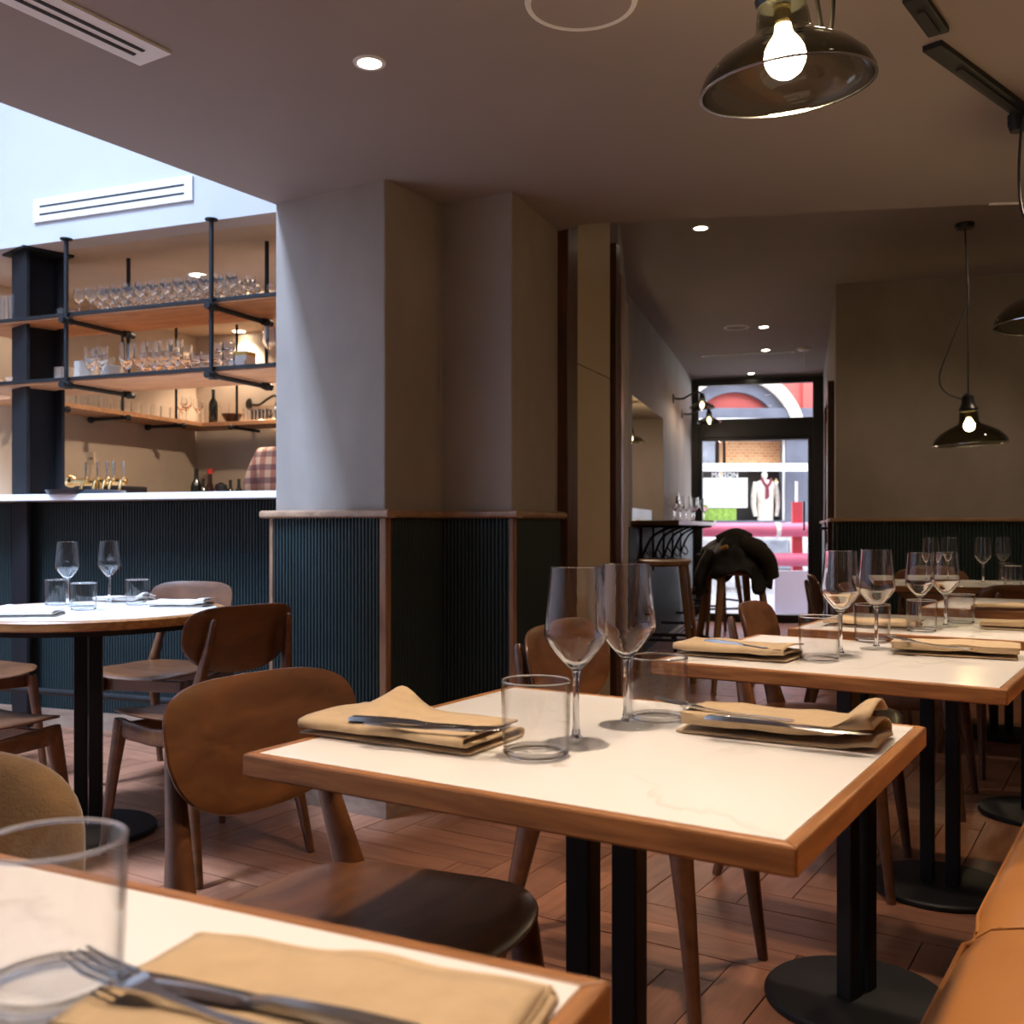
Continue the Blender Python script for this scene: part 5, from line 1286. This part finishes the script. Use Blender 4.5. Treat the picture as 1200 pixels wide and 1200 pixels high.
# corners between the arch and the square wall opening
for s in (-1, 1):
    n = 16; pts = [(s * 1.10, 0.0)] + [(s * 1.10 * math.cos(PI / 2 * i / n), 1.10 * math.sin(PI / 2 * i / n)) for i in range(n + 1)][1:] + [(s * 1.10, 1.10)]
    m = MB(); m.prism(pts, -0.15, 0.15); m.obj('spandrel', 'facade_red', fac, smooth=0, M=Matrix.Translation((ax_ - 3.8, 0.1, az_)) @ Matrix.Rotation(PI / 2, 4, 'X'))
fb('fascia_band', 790, 960, 478, 496, 'facade_blue', 15.98, 16.3); fb('sign_tube', 790, 930, 490, 494, 'barrier_white', 15.85, 15.9)
fb('lintel', 700, 1000, 496, 515, 'facade_blue', 15.98, 16.3)
fb('window_back', 818, 950, 500, 640, 'shop_dark', 16.6, 16.7); fb('brick_lining', 852, 919, 505, 546, 'shop_brick', 16.3, 16.4); fb('brick_strip', 843, 847, 505, 562, 'shop_wood', 16.25, 16.3)
fb('shop_post', 918, 921, 505, 612, 'barrier_white', 16.05, 16.12); fb('stone_pier', 921, 1000, 505, 700, 'facade_blue', 16.0, 16.4); fb('stone_pier', 700, 838, 505, 548, 'stone_grey', 16.0, 16.4); fb('stone_pier', 700, 822, 545, 700, 'stone_grey', 16.0, 16.4)
fb('awning_bar', 800, 950, 543, 547, 'barrier_white', 15.75, 15.85); fb('awning_bar', 800, 950, 548, 552, 'barrier_white', 15.75, 15.85)
fb('base_wall', 700, 1000, 612, 700, 'stone_pale', 15.98, 16.4)
for r, (py0, py1) in enumerate(((632, 650), (650, 668), (668, 690))):
    xs = [840, 862, 888, 925, 948] if r % 2 == 0 else [838, 875, 902, 935]
    for a, b in zip(xs[:-1], xs[1:]): fb('stone', a + 0.7, b - 0.7, py0 + 0.6, py1 - 0.6, 'stone_pale' if (r + a) % 3 else 'stone_grey', 15.94, 16.0, bevel=0.02)
fb('window_sill', 822, 921, 610, 613, 'facade_blue', 15.9, 16.1)
lam = fb('poster', 824, 876, 560, 595, 'barrier_white', 16.1, 16.12)
fb('hedge_box', 824, 863, 596, 611, 'hedge_green', 16.1, 16.25)
text('shop_lettering', 'MAISON', 0.115, 'barrier_white', fac, (ox(851) - 3.8, -0.10, oz(556.5)))
# mannequin
mq = thing('mannequin', 'headless-looking pale mannequin in a white coat with dark red scarf', 'mannequin', (ox(897, 16.25), 16.25, oz(612, 16.0)))
def mz(py): return oz(py, 16.25) - oz(612, 16.0)
def mx_(px): return ox(px, 16.25) - ox(897, 16.25)
MB().limb([(0, 0, -0.02), (0, 0, mz(600)), (0, 0, mz(585)), (0, 0, mz(570)), (0, 0, mz(564)), (0, 0, mz(562))], [(0.12, 0.10), (0.13, 0.10), (0.13, 0.10), (0.17, 0.10), (0.13, 0.08), (0.05, 0.05)], 16, 2.4, side=(0, 1, 0)).obj('coat', 'coat_white', mq, smooth=60)
for s in (-1, 1): MB().limb([(s * 0.15, 0, mz(565)), (s * 0.19, 0, mz(580)), (s * 0.20, -0.02, mz(592)), (s * 0.17, -0.04, mz(605))], [(0.045, 0.05), (0.045, 0.05), (0.04, 0.045), (0.03, 0.03)], 12, 2.2, side=(0, 1, 0)).obj('sleeve', 'coat_white', mq, smooth=60)
MB().ball((mx_(896), 0, mz(557)), 0.055, 16, 10, (0.9, 1, 1.25)).obj('head', 'porcelain', mq)
m = MB(); m.tube(smooth_path([(-0.07, -0.06, mz(561)), (-0.05, -0.10, mz(566)), (0.0, -0.12, mz(572)), (0.01, -0.12, mz(583))], 10), 0.022, 8); m.tube(smooth_path([(0.08, -0.06, mz(561)), (0.05, -0.10, mz(566)), (0.0, -0.12, mz(572)), (-0.01, -0.12, mz(585))], 10), 0.022, 8); m.obj('scarf', 'scarf_red', mq)
# red and white street barrier
db = 13.0
br = thing('street_barrier', 'pink and white tubular street barrier with red post outside the door', 'barrier', (ox(890, db), db, 0))
def bx2(px): return ox(px, db) - ox(890, db)
for py, r in ((621, 0.09), (656, 0.085)):
    z = oz(py, db); MB().tube([(bx2(790), 0, z), (bx2(1010), 0, z)], r, 16).obj('rail', 'barrier_pink', br)
    for px in ((911, 800) if py < 640 else (900, 790)): MB().tube([(bx2(px) - 0.03, 0, z), (bx2(px) + 0.03, 0, z)], r + 0.006, 16).obj('band', 'barrier_white', br)
MB().box((bx2(937), 0.12, oz(588, db) / 2), (0.13, 0.06, oz(588, db))).obj('post', 'barrier_red', br, smooth=0)
MB().box((bx2(937), 0.14, oz(588, db) + 0.12), (0.03, 0.03, 0.30)).obj('pole', 'barrier_white', br, smooth=0)
MB().box((bx2(1000), 0.12, 0.6), (0.13, 0.06, 1.2)).obj('post', 'barrier_red', br, smooth=0); MB().box((bx2(800), 0.12, 0.6), (0.13, 0.06, 1.2)).obj('post', 'barrier_red', br, smooth=0)
bo_ = at(885, 705, 0.0)
tag(MB().lathe([(0, -0.02), (0.085, -0.02), (0.085, 0.05), (0.06, 0.07), (0.06, 0.22), (0.085, 0.26), (0.085, 0.30), (0.05, 0.33), (0.05, 0.50), (0.06, 0.52), (0.03, 0.56), (0, 0.57)], 20).obj('bollard', 'barrier_white', loc=bo_), 'pale turned iron bollard on the pavement outside', 'bollard')
pb = at(935, 722, 0.0); o = MB().box((0, 0, 0.25), (0.55, 0.05, 0.52)).obj('street_panel', 'lavender', smooth=0, loc=(pb.x + 0.15, 12.2, -0.01)); tag(o, 'plain lavender panel standing low outside the glass door', 'panel')
